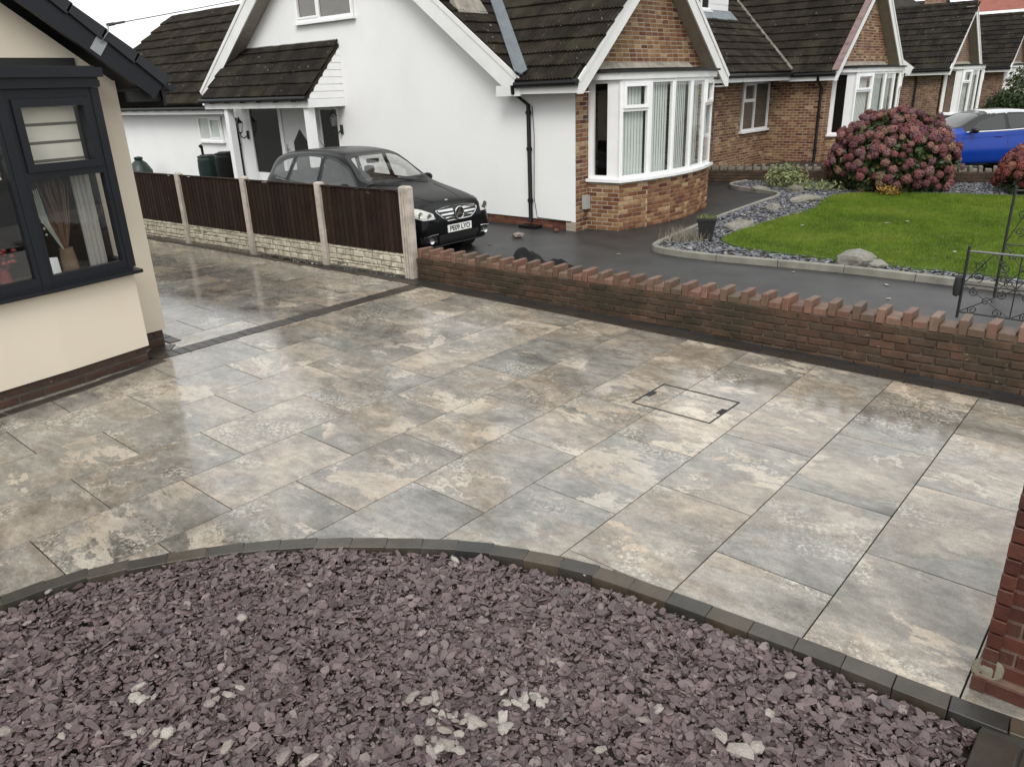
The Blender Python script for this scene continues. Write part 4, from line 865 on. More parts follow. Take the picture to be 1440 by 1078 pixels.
mb = MB(); mb.lbox(fd, 1.40, 1.44, .85, 1.1, .03, .05); mb.tube([fd[0]+fd[1]*1.42+fd[2]*1.0+fd[3]*.07, fd[0]+fd[1]*1.53+fd[2]*1.0+fd[3]*.07], .011, 6); mb.build('handle', 'chrome', door)
fk = frame((-14.12, Y0, .55), (1, 0, 0), (0, -1, 0)); mb = MB(); win(mb, fk, 0, .62, 0, 1.42, t=.035, n0=.001, n1=.03); fkw = mb.build('flank_window', 'upvc', WH); mb = MB(); mb.lbox(fk, .035, .585, .035, 1.385, .002, .012); mb.build('pane', 'dark_glass', fkw)
downpipe(WH, -17.42, Y0, PZ-.2, (0, -1), .3, 0)
def lantern(x, z, lab):
    t = thing('wall_lantern', lab, 'lantern', (x, Y0, z)); y = Y0
    mb = MB(); mb.tube([(x, y-.015, z-.16), (x, y-.015, z+.02)], .035, 8); mb.tube([(x, y-.03, z-.08), (x, y-.12, z-.14), (x, y-.2, z-.1), (x, y-.2, z-.03)], .014, 6); mb.build('bracket', 'iron', t)
    mb = MB(); mb.lathe([(.02, -.03), (.05, 0)], (x, y-.2, z), 6); mb.lathe([(.085, .2), (.07, .23), (.03, .28), (.012, .33)], (x, y-.2, z), 6)
    for k in range(6): a = k*math.pi/3; mb.tube([(x+.05*math.cos(a), y-.2+.05*math.sin(a), z), (x+.078*math.cos(a), y-.2+.078*math.sin(a), z+.2)], .006, 4)
    mb.build('lamp_cage', 'iron', t); mb = MB(); mb.lathe([(.045, .003), (.072, .197)], (x, y-.2, z), 6); mb.build('lamp_glass', 'glass', t)
lantern(-13.42, 1.62, 'black wall lantern on the white wall right of the dark flank window'); lantern(-17.02, 1.47, 'black wall lantern beside the downpipe left of the front door')
# rear extension with its own tiled roof
mb = MB(); mb.box(-28, -17.9, 11.0, 11.2, 0, 2.03); mb.prism([(-28.0, 11.2, 2.0), (-28.0, 17.4, 2.0), (-28.0, 14.3, 4.5)], (.2, 0, 0)); mb.box(-28, -27.8, 11.2, 17.4, 0, 2.0); mb.build('extension_wall', 'render_white', WH)
es = Vector((0, 1, SM)).normalized(); EL = math.hypot(3.6, 3.6*SM); mb = MB(); slopeslab(mb, (-28.15, 10.62, 2.06), (1, 0, 0), es, [(0, 0), (10.0, 0), (11.6, EL), (0, EL)], .05); slopeslab(mb, (-16, 17.82, 2.06), (-1, 0, 0), (0, -1, SM), [(0, 0), (12.15, 0), (12.15, EL-.001), (0, EL-.001)], .05); erf = mb.build('extension_roof', 'roof_tile', WH)
ets = []; tiles(ets, (-28.17, 10.58, 2.04), (1, 0, 0), es, EL, lambda d: (0, 9.95 if d < .8 else 11.5), 'roof_tile', k=1.6)
mb = MB(); mb.tube([(-28.15, 14.22, 4.67), (-16.5, 14.22, 4.67)], .09, 8); mb.build('ridge', 'roof_tile', erf)
mb = MB(); mb.tube([(-28.1, 10.56, 1.99), (-18.35, 10.56, 1.98)], .048, 8)
for k in range(14): mb.box(-27.9+k*.7, -27.84+k*.7, 10.52, 10.62, 1.93, 1.98)
mb.build('gutter', 'black_pvc', WH); mb = MB(); mb.box(-28.1, -18.3, 10.62, 10.645, 1.84, 2.0); mb.box(-28.1, -18.3, 10.645, 10.998, 1.84, 1.852); mb.build('fascia', 'white_board', WH)
flat_window(WH, frame((-20.85, 11.0, 1.15), (1, 0, 0), (0, -1, 0)), 1.2, .62, (.5,), 'blind_white', openers=(1,))
emit(bs, WH, 'brick', 300, stuffname='brickwork'); emit(ts, WH, 'roof_tile', 200, stuffname='roof_tiling'); emit(ets, erf, 'roof_tile', 300, stuffname='roof_tiling')
# ---------------------------------------------------------------- brick bungalow joined to it
H2 = thing('brick_bungalow', 'multicoloured brick bungalow joined to the white one, with pinkish verge tiles and a white dormer', 'house', (-10, 22, 0))
bs, ts = [], []; Y2 = 20.8
mb = MB(); mb.box(-9.2, -9.0, 17.76, Y2, 0, 2.28); mb.build('recessed_wall', 'mortar', H2)
bricks(bs, BMH, frame((-9.0, 17.4, 0), (0, 1, 0), (1, 0, 0)), lambda z, c: [(.36, 1.75), (3.35, Y2-17.4)] if .98 < z < 2.16 else [(.36, Y2-17.4)], 0, 34)
mb = MB(); mb.box(-9.0, XF-.001, Y2, Y2+.2, 0, 2.28); mb.build('return_wall', 'mortar', H2); bricks(bs, [brick_mesh('brick_red', .005)], frame((-9.0, Y2, 0), (1, 0, 0), (0, -1, 0)), lambda z, c: [(0, 1.5)], 0, 34)
flat_window(H2, frame((-8.996, 19.17, .99), (0, 1, 0), (1, 0, 0)), 1.55, 1.17, (.44,), 'blind_brown', openers={0: .62})
ym2, zr2, yl2, yr2 = wing(H2, Y2, 5.0, 0, None, 'roof_tile', bs, ts)
main_roof(H2, 17.76, 26.4, 'roof_tile', ts, None)
s_ = Vector((-1, 0, SM)).normalized(); tiles(ts, (XE+.02, 17.76, ZE-.02), (0, 1, 0), s_, 4.6, lambda d: (0, 2.72+d*SM/math.hypot(1, SM)/SWG+.2), 'roof_tile')
valley(H2, ((XE+.02, yl2, ZE), (XE-2.2/SM, yl2+2.2/SWG, ZE+2.2), 1), .05, 'lintel')
mb = MB(); mb.box(XE-.02, XE, 17.76, yl2+.02, ZE-.2, ZE-.05); mb.box(-9.0, XE-.021, 17.76, yl2+.02, ZE-.2, ZE-.187); mb.build('fascia', 'white_board', H2)
mb = MB(); mb.tube([(XE+.05, 17.76, ZE-.06), (XE+.05, yl2, ZE-.07)], .048, 10); mb.build('gutter', 'black_pvc', H2)
downpipe(H2, -7.62, Y2, ZE-.1, (0, -1), .36, .0)
up2 = Vector((0, 1, SWG)).normalized(); n2 = Vector((0, -SWG, 1)).normalized(); vt = []
vme = cham_box('verge_tile', .16, .30, .05, .01, 'tile_pinkish')
for k in range(12): inst('verge_tile', vme, H2, basis(Vector((XV-.02, yl2, ZE-.05))+up2*(.15+k*.29)+n2*.05, Vector((1, 0, 0)), up2, n2))
mb = MB(); mb.box(-12.2, -10.32, 18.7, 20.75, 3.55, 5.2); dm = mb.build('dormer', 'upvc', H2)
for k in range(9): mb = MB(); mb.box(-10.319, -10.305, 19.72, 20.75, 3.78+k*.14, 3.905+k*.14); mb.build('cladding_board', 'upvc', dm)
flat_window(H2, frame((-10.318, 18.75, 3.9), (0, 1, 0), (1, 0, 0)), .95, 1.1, (.5,), None)
mb = MB(); mb.hexa([(-10.33, 18.6, main_z(-10.33)+.04), (-10.06, 18.6, main_z(-10.06)+.045), (-10.33, 20.9, main_z(-10.33)+.04), (-10.06, 20.9, main_z(-10.06)+.045), (-10.32, 18.6, main_z(-10.33)+.12), (-10.06, 18.6, main_z(-10.06)+.06), (-10.32, 20.9, main_z(-10.33)+.12), (-10.06, 20.9, main_z(-10.06)+.06)]); mb.build('dormer_apron', 'lead', H2)
emit(bs, H2, 'brick', 300, stuffname='brickwork'); emit(ts, H2, 'roof_tile', 300, stuffname='roof_tiling')
# ---------------------------------------------------------------- the next pair of bungalows up the street
def far_bungalow(name, label, Ya, W, m0, m1, gable, key):
    o = thing(name, label, 'house', (-10, (m0+m1)/2, 0)); b, t = [], []
    if gable:
        mb = MB(); mb.prism([(-7.5, Ya, 0), (-7.5, Ya, 2.28), (XE-.02, Ya, 2.28), (XR, Ya, main_z(XR)-.13), (2*XR-XE, Ya, 2.28), (-17.9, Ya, 0)], (0, .2, 0)); mb.build('side_wall', 'brick_far', o)
        mb = MB(); f = (Vector((XE, Ya-.32, ZE)), Vector((-1, 0, SM)).normalized(), Vector((SM, 0, 1)).normalized(), Vector((0, -1, 0))); mb.lbox(f, 0, 5.5, -.3, 0, 0, .03); mb.build('bargeboard', 'white_board', o)
    else: mb = MB(); mb.box(-9.0, -7.71, Ya, Ya+.2, 0, 2.28); mb.build('return_wall', 'brick_far', o)
    mb = MB(); mb.box(-9.2, -9.0, m0+.1, m1, 0, 2.28); mb.build('recessed_wall', 'brick_far', o)
    a, z, l, r = wing(o, Ya, W, 1, None, key, b, t)
    main_roof(o, m0, m1, key, t, None); emit(t, o, 'roof_tile', 120, stuffname='roof_tiling'); downpipe(o, -8.3, Ya, ZE-.1, (0, -1), .3)
    return o
far_bungalow('brick_bungalow', 'third bungalow along the row, grey-brown roof above the blue car', 31.85, 4.2, 31.53, 39.2, True, 'roof_tile_grey')
far_bungalow('brick_bungalow', 'fourth and farthest bungalow of the row, cut by the right edge', 42.4, 4.4, 39.25, 47.2, False, 'roof_tile_grey')
def gable_house(name, label, x0, x1, y0, y1, ze, zr_, wm, rm_, ridge='x'):
    o = thing(name, label, 'house', ((x0+x1)/2, (y0+y1)/2, 0)); mb = MB(); mb.box(x0, x1, y0, y1, 0, ze)
    ym_ = (y0+y1)/2; xm = (x0+x1)/2
    if ridge == 'x': mb.prism([(x0, y0, ze), (x0, y1, ze), (x0, ym_, zr_)], (x1-x0, 0, 0))
    else: mb.prism([(x0, y0, ze), (x1, y0, ze), (xm, y0, zr_)], (0, y1-y0, 0))
    mb.build('wall', wm, o); mb = MB(); k = .3
    if ridge == 'x':
        for s in (-1, 1): ye = y0 if s < 0 else y1; mb.prism([(x0-k, ye+s*k, ze-.1), (x0-k, ym_, zr_+.12), (x0-k, ym_, zr_+.24), (x0-k, ye+s*k, ze+.02)], (x1-x0+2*k, 0, 0))
    else:
        for s in (-1, 1): xe = x0 if s < 0 else x1; mb.prism([(xe+s*k, y0-k, ze-.1), (xm, y0-k, zr_+.12), (xm, y0-k, zr_+.24), (xe+s*k, y0-k, ze+.02)], (0, y1-y0+2*k, 0))
    mb.build('roof', rm_, o); return o
fh = gable_house('dark_roofed_house', 'distant dark roofed house with a white dormer window behind the row', -25, -15.2, 58, 66, 4.2, 6.5, 'brick_far', 'roof_tile_grey')
mb = MB(); mb.box(-18.5, -16.6, 57.2, 60, 5.6, 6.9); fd_ = mb.build('dormer', 'upvc', fh); mb = MB(); mb.box(-18.3, -17.6, 57.17, 57.19, 5.75, 6.7); mb.box(-17.45, -16.8, 57.17, 57.19, 5.75, 6.7); mb.build('window', 'dark_glass', fd_)
mb = MB(); mb.box(-15.6, -14.6, 59, 60, 4, 7.1); mb.build('chimney', 'brick_far', fh)
gable_house('red_roofed_house', 'distant red roofed house at the top right corner', -12.6, 0, 58, 72, 5.2, 9.5, 'brick_far', 'red_roof')
gable_house('white_roofed_shed', 'distant pale flat roofed building behind the farthest bungalow', -17, -9.5, 56, 60, 5.0, 5.3, 'render_step', 'white_board')
# ---------------------------------------------------------------- neighbour's front garden: kerb, slate, lawn, rocks, plants
KP = [(.2, 9.62), (-1.8, 9.60), (-3.1, 9.56), (-4.6, 9.36), (-5.35, 9.38), (-5.62, 9.5), (-5.72, 9.75), (-5.8, 10.4), (-6.0, 12.0), (-6.12, 14.0), (-6.18, 15.1), (-6.45, 15.55), (-7.0, 15.8), (-7.55, 16.05), (-7.82, 16.45), (-7.75, 17.1)]
KS = smooth_line(KP, 5)
kb = thing('garden_kerb', 'pale concrete edging curving round the neighbouring slate border', 'kerb', (-5.7, 9.6, 0))
def kerb_run(pts, name):
    mb = MB(); P = [Vector((*p, 0)) for p in pts]; V = []
    for i, p in enumerate(P):
        t = (P[min(i+1, len(P)-1)]-P[max(i-1, 0)]).normalized(); n = Vector((-t.y, t.x, 0))
        for o, z in ((-.035, -.02), (-.035, .078), (-.02, .09), (.02, .09), (.035, .078), (.035, -.02)): V.append(p+n*o+Vector((0, 0, z)))
    m = len(P); F = [(i*6+k, i*6+k+1, i*6+7+k, i*6+6+k) for i in range(m-1) for k in range(5)]+[list(range(6)), list(range((m-1)*6, m*6))[::-1]]
    mb.add(V, F); return mb.build(name, 'kerb_concrete', kb)
rp = [tuple(p.xy) for p, t in resample(KS, .08)]
for i in range(0, len(rp)-1, 10): 
    seg = rp[i:i+11]
    if len(seg) > 1:
        a, b = Vector(seg[-2]), Vector(seg[-1]); seg[-1] = tuple(b-(b-a).normalized()*.008); kerb_run(seg, 'kerb_stone')
LAWN = smooth_line([(.2, 10.05), (-1.2, 10.02), (-3.0, 9.93), (-4.2, 9.98), (-4.85, 10.2), (-5.1, 10.7), (-5.1, 12), (-4.95, 13.6), (-5.15, 14.8), (-5.2, 15.6), (-4.8, 16.1), (-3.2, 16.7), (-1.8, 16.9), (.2, 17.1)], 4)
def inpoly(x, y, P):
    c = False; j = len(P)-1
    for i in range(len(P)):
        if (P[i][1] > y) != (P[j][1] > y) and x < (P[j][0]-P[i][0])*(y-P[i][1])/(P[j][1]-P[i][1])+P[i][0]: c = not c
        j = i
    return c
W2 = [(-8.75, 17.0), (-6.23, 17.9), (-3.31, 18.78), (.3, 19.7)]
BED = KS+[(-7.75, 17.1)]+[(x, y-.05) for x, y in W2[1:]]
mb = MB(); mb.poly([(x, y, .035) for x, y in BED]); mb.build('slate_border', 'soil')['kind'] = 'structure'
mb = MB(); mb.prism([(x, y, .0) for x, y in LAWN], (0, 0, .075)); mb.build('lawn', 'earth_green')['kind'] = 'structure'
P = scatter(60000, (-7.9, .2, 9.35, 19), lambda x, y: inpoly(x, y, BED) and not inpoly(x, y, LAWN))
D = np.hypot(P[:, 0], P[:, 1]); P = P[:15000]
chips('blue_slate_chippings', 'slate_blue', P, .03, .1, .3, .0, .03, base_z=.045)
def blades(name, mat, P, h0, h1, w, z, lean=.35, dens=None):
    N = len(P); a = rng.uniform(0, 6.283, N); h = rng.uniform(h0, h1, N); l = rng.uniform(0, lean, N)*h; b = rng.uniform(0, 6.283, N)
    V = np.zeros((N, 3, 3)); V[:, 0, 0] = P[:, 0]-np.cos(a)*w; V[:, 0, 1] = P[:, 1]-np.sin(a)*w; V[:, 1, 0] = P[:, 0]+np.cos(a)*w; V[:, 1, 1] = P[:, 1]+np.sin(a)*w
    V[:, :2, 2] = z; V[:, 2, 0] = P[:, 0]+np.cos(b)*l; V[:, 2, 1] = P[:, 1]+np.sin(b)*l; V[:, 2, 2] = z+h
    me = bpy.data.meshes.new(name); me.vertices.add(3*N); me.vertices.foreach_set('co', V.reshape(-1).astype(np.float32)); me.loops.add(3*N); me.loops.foreach_set('vertex_index', np.arange(3*N, dtype=np.int32))
    me.polygons.add(N); me.polygons.foreach_set('loop_start', np.arange(0, 3*N, 3, dtype=np.int32)); me.update(calc_edges=True); me.materials.append(MT[mat])
    pat = np.array([noise.noise(Vector((x*1.1, y*1.1, 3)))+.5*noise.noise(Vector((x*4, y*4, 1))) for x, y in P[:, :2]])
    r = np.clip(.48+pat*.6+rng.normal(0, .2, N), .01, .98)
    me.attributes.new('rnd', 'FLOAT', 'FACE').data.foreach_set('value', r.astype(np.float32)); o = bpy.data.objects.new(name, me); link(o); o['kind'] = 'stuff'; return o
P = scatter(210000, (-5.3, .2, 9.9, 17.1), lambda x, y: inpoly(x+random.gauss(0, .022), y+random.gauss(0, .022), LAWN)); blades('grass', 'grass_blade', P, .018, .05, .004, .07)
# the stuff meshes take their variation from the attribute only
def rock(x, y, s, sx, sy, sz, rz, lab, mat='grey_stone', z=.05): 
    o = inst('garden_rock', rock_mesh('garden_rock', mat, x*3+y, sx, sy, sz, 3, .3), None, Matrix.Translation((x, y, z)) @ rotz(rz) @ Matrix.Scale(s, 4)); return tag(o, lab, 'rock')
rock(-2.95, 9.82, .46, 1, .6, .62, .1, 'broad grey rock between the lawn and the drive side kerb', z=.1)
rock(-2.72, 9.85, .26, 1, .7, .5, .6, 'low brown rock touching the broad rock at the lawn edge', z=.08)
rock(-5.30, 11.5, .5, 1, .7, .42, .9, 'rounded grey rock in the slate between pot and lawn', z=.07)
rock(-5.55, 13.4, .34, .8, .7, .6, .3, 'whitish upright rock in the slate halfway up the lawn edge', z=.08)
rock(-5.42, 14.6, .62, 1.2, .45, .28, 1.1, 'long flat pinkish stone lying at the lawn edge', z=.1)
rock(-6.15, 15.9, .42, 1, .8, .5, 2, 'grey rock beside the pale variegated shrub', z=.08)
rock(-6.9, 15.85, .3, 1.2, .8, .4, .2, 'small mossy rock near the curled end of the kerb', z=.07)
pot = thing('plant_pot', 'black square tapered plant pot standing in the slate border', 'plant pot', (-5.27, 10.35, .05))
def taper(mb, c, w0, w1, z0, z1):
    x, y = c; ca, sa = math.cos(.5), math.sin(.5); V = []
    for w, z in ((w0, z0), (w1, z1)):
        for a, b in ((-1, -1), (1, -1), (-1, 1), (1, 1)): V.append((x+(a*ca-b*sa)*w/2, y+(a*sa+b*ca)*w/2, z))
    mb.hexa(V)
mb = MB(); taper(mb, (-5.27, 10.35), .17, .27, .05, .36); mb.build('pot_body', 'black_matt', pot)
mb = MB(); taper(mb, (-5.27, 10.35), .285, .29, .34, .375); mb.build('pot_rim', 'black_matt', pot)
mb = MB(); taper(mb, (-5.27, 10.35), .25, .25, .374, .382); mb.build('pot_soil', 'soil', pot)
P = rng.uniform(-.11, .11, (60, 2))+np.array([-5.27, 10.35]); o = blades('pot_sprouts', 'grass_blade', P, .02, .05, .006, .38, 1.2); o.parent = pot; o.location = (5.27, -10.35, -.05)
def foliage(name, mat, parent, c, rad, n, size, shell=.55, seed=1, squash=1, zmin=0, loc=None, gap=.0, asp=.5):
    r = np.random.default_rng(seed); V = []; F = []; R = []; k = 0; mb = MB()
    while k < n:
        d = r.normal(size=3); d /= np.linalg.norm(d); q = (shell+(1-shell)*r.random()**.6)
        b = 1+.22*noise.noise(Vector(d*2.2)+Vector((seed, 0, 0)))
        p = np.array(c)+d*np.array(rad)*q*b
        if p[2] < zmin or (gap and noise.noise(Vector(p*3.2/size*.06)) > .35-gap and r.random() < .8): k += 1; continue
        s = size*r.uniform(.6, 1.3); a = r.normal(size=3); a /= np.linalg.norm(a); w = d*.5+r.normal(size=3)*.6; w /= np.linalg.norm(w); t = np.cross(a, w); t /= np.linalg.norm(t)+1e-6; u = np.cross(t, w)
        P = [p-t*s*.5, p+u*s*asp*.5+w*s*.06, p+t*s*.5-w*s*.1, p-u*s*asp*.5+w*s*.06]
        mb.add(P, [(0, 1, 2, 3)], float(np.clip(r.random(), .01, .98))); k += 1
    o = mb.build(name, mat, parent); o['kind'] = 'stuff'; return o
def mophead(seed, mat):
    bm = bmesh.new(); r = random.Random(seed)
    for k in range(70):
        z = 1-2*(k+.5)/70; a = k*2.39996; q = math.sqrt(1-z*z); d = Vector((q*math.cos(a), q*math.sin(a), z))
        if d.z < -.55: continue
        d = (d+Vector([r.uniform(-.12, .12) for _ in range(3)])).normalized(); p = d*(r.uniform(.8, 1.05)); t = d.orthogonal().normalized(); t.rotate(Matrix.Rotation(r.uniform(0, 6), 3, d)); u = d.cross(t); s = r.uniform(.24, .36)
        c = bm.verts.new(p-d*.05); ring = [bm.verts.new(p+t*math.cos(i*math.pi/2)*s+u*math.sin(i*math.pi/2)*s+d*r.uniform(-.05, .1)) for i in range(4)]
        for i in range(4): bm.faces.new((c, ring[i], ring[(i+1) % 4]))
    ico = bmesh.ops.create_icosphere(bm, subdivisions=1, radius=.72)
    me = bpy.data.meshes.new('flower_head'); bm.to_mesh(me); bm.free(); me.materials.append(MT[mat]); return me
def hydrangea(lab, c, rad, n, mat, seed, leafn, hs, low=.25):
    t = thing('hydrangea', lab, 'shrub', (c[0], c[1], .05)); r = random.Random(seed); hd_ = [mophead(seed+i, mat) for i in range(4)]
    foliage('leaves', 'leaf', t, (c[0], c[1], c[2]*.95), (rad[0]*.97, rad[1]*.97, rad[2]*.97), leafn, .13, .45, seed, zmin=.06, asp=.65)
    mb = MB()
    for k in range(26):
        a = r.uniform(0, 6.28); q = r.uniform(.2, .85); mb.tube([(c[0]+.2*math.cos(a), c[1]+.2*math.sin(a), .05), (c[0]+rad[0]*q*.6*math.cos(a), c[1]+rad[1]*q*.6*math.sin(a), c[2]*.7), (c[0]+rad[0]*q*math.cos(a), c[1]+rad[1]*q*math.sin(a), c[2]+rad[2]*.6*(1-q))], [.018, .012, .006], 5)
    mb.build('stems', 'bark', t); k = 0; pts = []
    while k < n*6 and len(pts) < n:
        k += 1; d = Vector([r.gauss(0, 1) for _ in range(3)]).normalized()
        if d.z < -.35 or (d.y > .5 and d.z < .6): continue
        if d.z < low and r.random() < .55: continue
        b = 1+.16*noise.noise(d*2.2+Vector((seed, 0, 0)))+r.uniform(-.07, .05)
        p = Vector((c[0]+d.x*rad[0]*b, c[1]+d.y*rad[1]*b, c[2]+d.z*rad[2]*b)); s = r.uniform(.62, 1.15)*hs
        if p.z < .15 or any((p-q).length < .75*s+.2*hs for q in pts): continue
        pts.append(p); rot = d.to_track_quat('Z', 'Y').to_matrix().to_4x4()
        inst('flower_head', r.choice(hd_), t, Matrix.Translation(p) @ rot @ Matrix.Rotation(r.uniform(0, 6), 4, 'Z') @ Matrix.Diagonal((s, s, s*.8, 1)))
    return t
hydrangea('large rounded hydrangea bush covered in faded burgundy flower heads behind the lawn', (-4.72, 17.0, .55), (1.17, .9, 1.0), 300, 'flower', 3, 9000, .088)
hydrangea('smaller hydrangea with redder faded flower heads at the right edge', (-2.2, 17.6, .4), (.68, .7, .58), 75, 'flower_red', 9, 1800, .1)
vg = thing('variegated_shrub', 'small pale variegated shrub in the slate below the garden wall', 'shrub', (-6.6, 16.55, .05)); foliage('leaves', 'leaf_pale', vg, (-6.6, 16.5, .2), (.52, .4, .34), 900, .09, .2, 5, zmin=.05)
vg2 = thing('creeping_plant', 'low trailing pale plant between the variegated shrub and the hydrangea', 'plant', (-5.9, 16.5, .05)); foliage('leaves', 'leaf_pale', vg2, (-5.85, 16.35, .08), (.6, .4, .2), 500, .07, .2, 6, zmin=.05)
yl_ = thing('yellow_leafed_plant', 'small plant with yellow and orange leaves at the foot of the hydrangea', 'plant', (-4.3, 15.95, .05)); foliage('leaves', 'leaf_yellow', yl_, (-4.35, 15.95, .16), (.26, .2, .13), 110, .08, .2, 7, zmin=.06)
P = np.array([(-5.5, 10.15)])+rng.normal(0, .13, (420, 2)); lav = thing('lavender_clump', 'clump of dried grey lavender stalks beside the black pot', 'plant', (-5.5, 10.15, .05)); o = blades('stalks', 'dry_grass', P, .1, .24, .005, .05, .9); o.parent = lav; o.location = (5.5, -10.15, -.05)
# low castellated wall between the two front gardens
w2 = thing('garden_wall', 'low brown brick wall with notched coping between the front gardens', 'wall', (-6, 17.9, 0)); st = []; cps = []
for a, b in zip(W2, W2[1:]):
    f, L = facet(a, b, 1); mb = MB(); mb.lbox(f, 0, L, -.1, .27, -.2, -.006); mb.build('mortar_core', 'mortar_dark', w2)
    bricks(st, [brick_mesh('brick_wall', .005)], f, lambda z, c: [(0, L)], 0, 4, proud=.006, jit=.003); u = 0; k = 0
    while u < L-.1:
        cps.append((tall if k % 2 else low, f[0]+f[1]*(u+.05)+f[3]*-.1+Vector((0, 0, .27+(.054 if k % 2 else .031))), f)); u += .067 if k % 2 else .119; k += 1
emit(st, w2, 'brick', 220, stuffname='brickwork')
capw = [tall.copy(), low.copy()]
for c_ in capw: c_.materials[0] = MT['coping_pale']
for me, p, f in cps:
    if inframe(p, 30): inst('coping_brick', capw[0] if me == tall else capw[1], w2, basis(p, f[1], -f[3], Vector((0, 0, 1))))
# planting in front of the farther houses
hb = thing('clipped_bush', 'dark clipped dome shaped bush behind the blue car', 'bush', (-6.5, 33.5, 0)); foliage('leaves', 'leaf_hedge', hb, (-5.6, 33.3, .6), (.85, .8, 1.0), 3600, .14, .6, 11, zmin=0)
hb = thing('leafy_bush', 'loose leafy green bush at the right beyond the clipped bush', 'bush', (-5.4, 36, 0)); foliage('leaves', 'leaf', hb, (-5.75, 37.5, 1.3), (.85, .9, 1.15), 2200, .16, .3, 12, zmin=0, gap=.12)
hb = thing('clipped_bush', 'dark low bush at the right edge above the blue car roof', 'bush', (-3.6, 33.5, 0)); foliage('leaves', 'leaf_hedge', hb, (-3.9, 33.2, .5), (1.1, 1.2, .95), 3000, .14, .5, 13, zmin=0)
# loose stones, sack and litter on the drive
o = inst('broken_stone', rock_mesh('broken_stone', 'pale_stone', 21, 1, .7, .5, 1, .3), None, Matrix.Translation((-7.98, 9.25, .04)) @ rotz(.6) @ Matrix.Scale(.21, 4)); tag(o, 'pale broken stone lying on the tarmac left of the drain', 'stone')
o = inst('broken_stone', rock_mesh('broken_stone', 'brick_red', 25, .8, .7, .6, 1, .3), None, Matrix.Translation((-7.75, 9.95, .03)) @ rotz(1.9) @ Matrix.Scale(.13, 4)); tag(o, 'small brownish broken stone right of the drain', 'stone')
def lump(name, mat, c, L, W, H, rz, seed):
    n, m = 60, 34; V = []; F = []
    for i in range(n):
        for j in range(m):
            u, v = i/(n-1)*2-1, j/(m-1)*2-1; e = max(0, 1-(abs(u)**2.6+abs(v)**2.4)); pr = 0
            hump = math.exp(-((u+.5)/.28)**2)*.92+math.exp(-((u-.12)/.5)**2)*.66+.16
            h = H*e**.5*hump*(1+.25*noise.noise(Vector((u*2.5+seed, v*1.5, 0)))); q = noise.noise(Vector((u*3.2+seed, v*3.0+u*1.5, 4))); q2 = noise.noise(Vector((u*7+seed, v*6-u*3, 9)))
            h += e**.5*(.022*(1-abs(q)*2.0)+.006*(1-abs(q2)*2.0))*(.4+hump)
            x = u*L/2*(1+.12*noise.noise(Vector((v*2, seed, 1)))); y = v*W/2*(1+.2*noise.noise(Vector((u*3, seed, 7))))
            V.append((c[0]+x*math.cos(rz)-y*math.sin(rz), c[1]+x*math.sin(rz)+y*math.cos(rz), c[2]+max(h, .0)))
    F = [(i*m+j, (i+1)*m+j, (i+1)*m+j+1, i*m+j+1) for i in range(n-1) for j in range(m-1)]; mb = MB(); mb.add(V, F)
    return mb.build(name, mat, None, smooth=70)
o = lump('plastic_sack', 'bag_black', (-5.55, 7.0, .005), 1.5, .55, .34, .04, 5); tag(o, 'crumpled black plastic sack slumped on the drive against the back of the brick wall', 'sack')
bt = thing('spray_bottle', 'small blue and pink plastic bottle lying on the wall coping', 'bottle', (-1.12, 6.64, .37))
mb = MB(); mb.lathe([(.004, -.06), (.016, -.055), (.02, -.03), (.02, .02), (.014, .035)], (-1.10, 6.64, .392), 10, axis='x'); mb.build('bottle_body', 'blue_plastic', bt, smooth=True)
mb = MB(); mb.lathe([(.013, -.075), (.013, -.02), (.004, -.012)], (-1.18, 6.64, .392), 8, axis='x'); mb.build('bottle_cap', 'pink_plastic', bt, smooth=True)
for i, (x, y, s) in enumerate(((-5.9, 9.0, .04), (-3.5, 9.25, .035), (-2.4, 9.2, .04), (-2.2, 8.6, .03), (-8.0, 8.6, .05), (-3.4, 12.6, .05), (-2.1, 10.9, .045), (-3.2, 12.9, .04), (-4.4, 11.8, .035))):
    mb = MB(); z = .004 if y < 9.4 else .12; a = i*1.3
    P = [(x+s*math.cos(a+k)*q, y+s*math.sin(a+k)*q, z+.006*(k % 2)) for k, q in ((0, 1), (.8, .5), (2.2, .55), (3.14, 1), (4.0, .5), (5.4, .55))]
    mb.prism(P, (0, 0, .003)); o = mb.build('fallen_leaf', 'pale_stone'); tag(o, 'small pale fallen leaf lying on the ground', 'leaf', 'fallen leaves on lawn and drive')
# water butts and a dark bin by the extension
def butt(x, y, r, h, lab, mat):
    t = thing('water_butt', lab, 'water butt', (x, y, 0)); mb = MB(); pr = [(r*.82, 0)]
    for k in range(9): z = h*(.06+k*.1); pr += [(r*(.86+.14*math.sin(math.pi*(z/h)*.85)), z), (r*(.89+.14*math.sin(math.pi*(z/h)*.85)), z+.015)]
    mb.lathe(pr+[(r*.92, h)], (x, y, 0), 24); mb.build('barrel', mat, t, smooth=50); mb = MB(); mb.lathe([(r*.95, h+.001), (r*.97, h+.03), (r*.7, h+.05), (r*.68, h+.065), (.02, h+.07)], (x, y, 0), 24); mb.build('lid', mat, t, smooth=50); return t
t = butt(-19.55, 10.38, .27, .80, 'dark green ribbed water butt, the left of the two by the extension', 'butt_green'); butt(-18.55, 10.36, .29, .90, 'blackish ribbed water butt, the right of the two by the porch post', 'black_pvc')
mb = MB(); mb.tube([(-20.0, 10.5, 0), (-20.0, 10.5, 1.02)], .035, 8); mb.tube([(-20.0, 10.5, 1.02), (-20.0, 10.46, 1.08)], .05, 8); o = mb.build('standpipe', 'black_pvc'); tag(o, 'short black pipe standing against the green water butt', 'pipe')
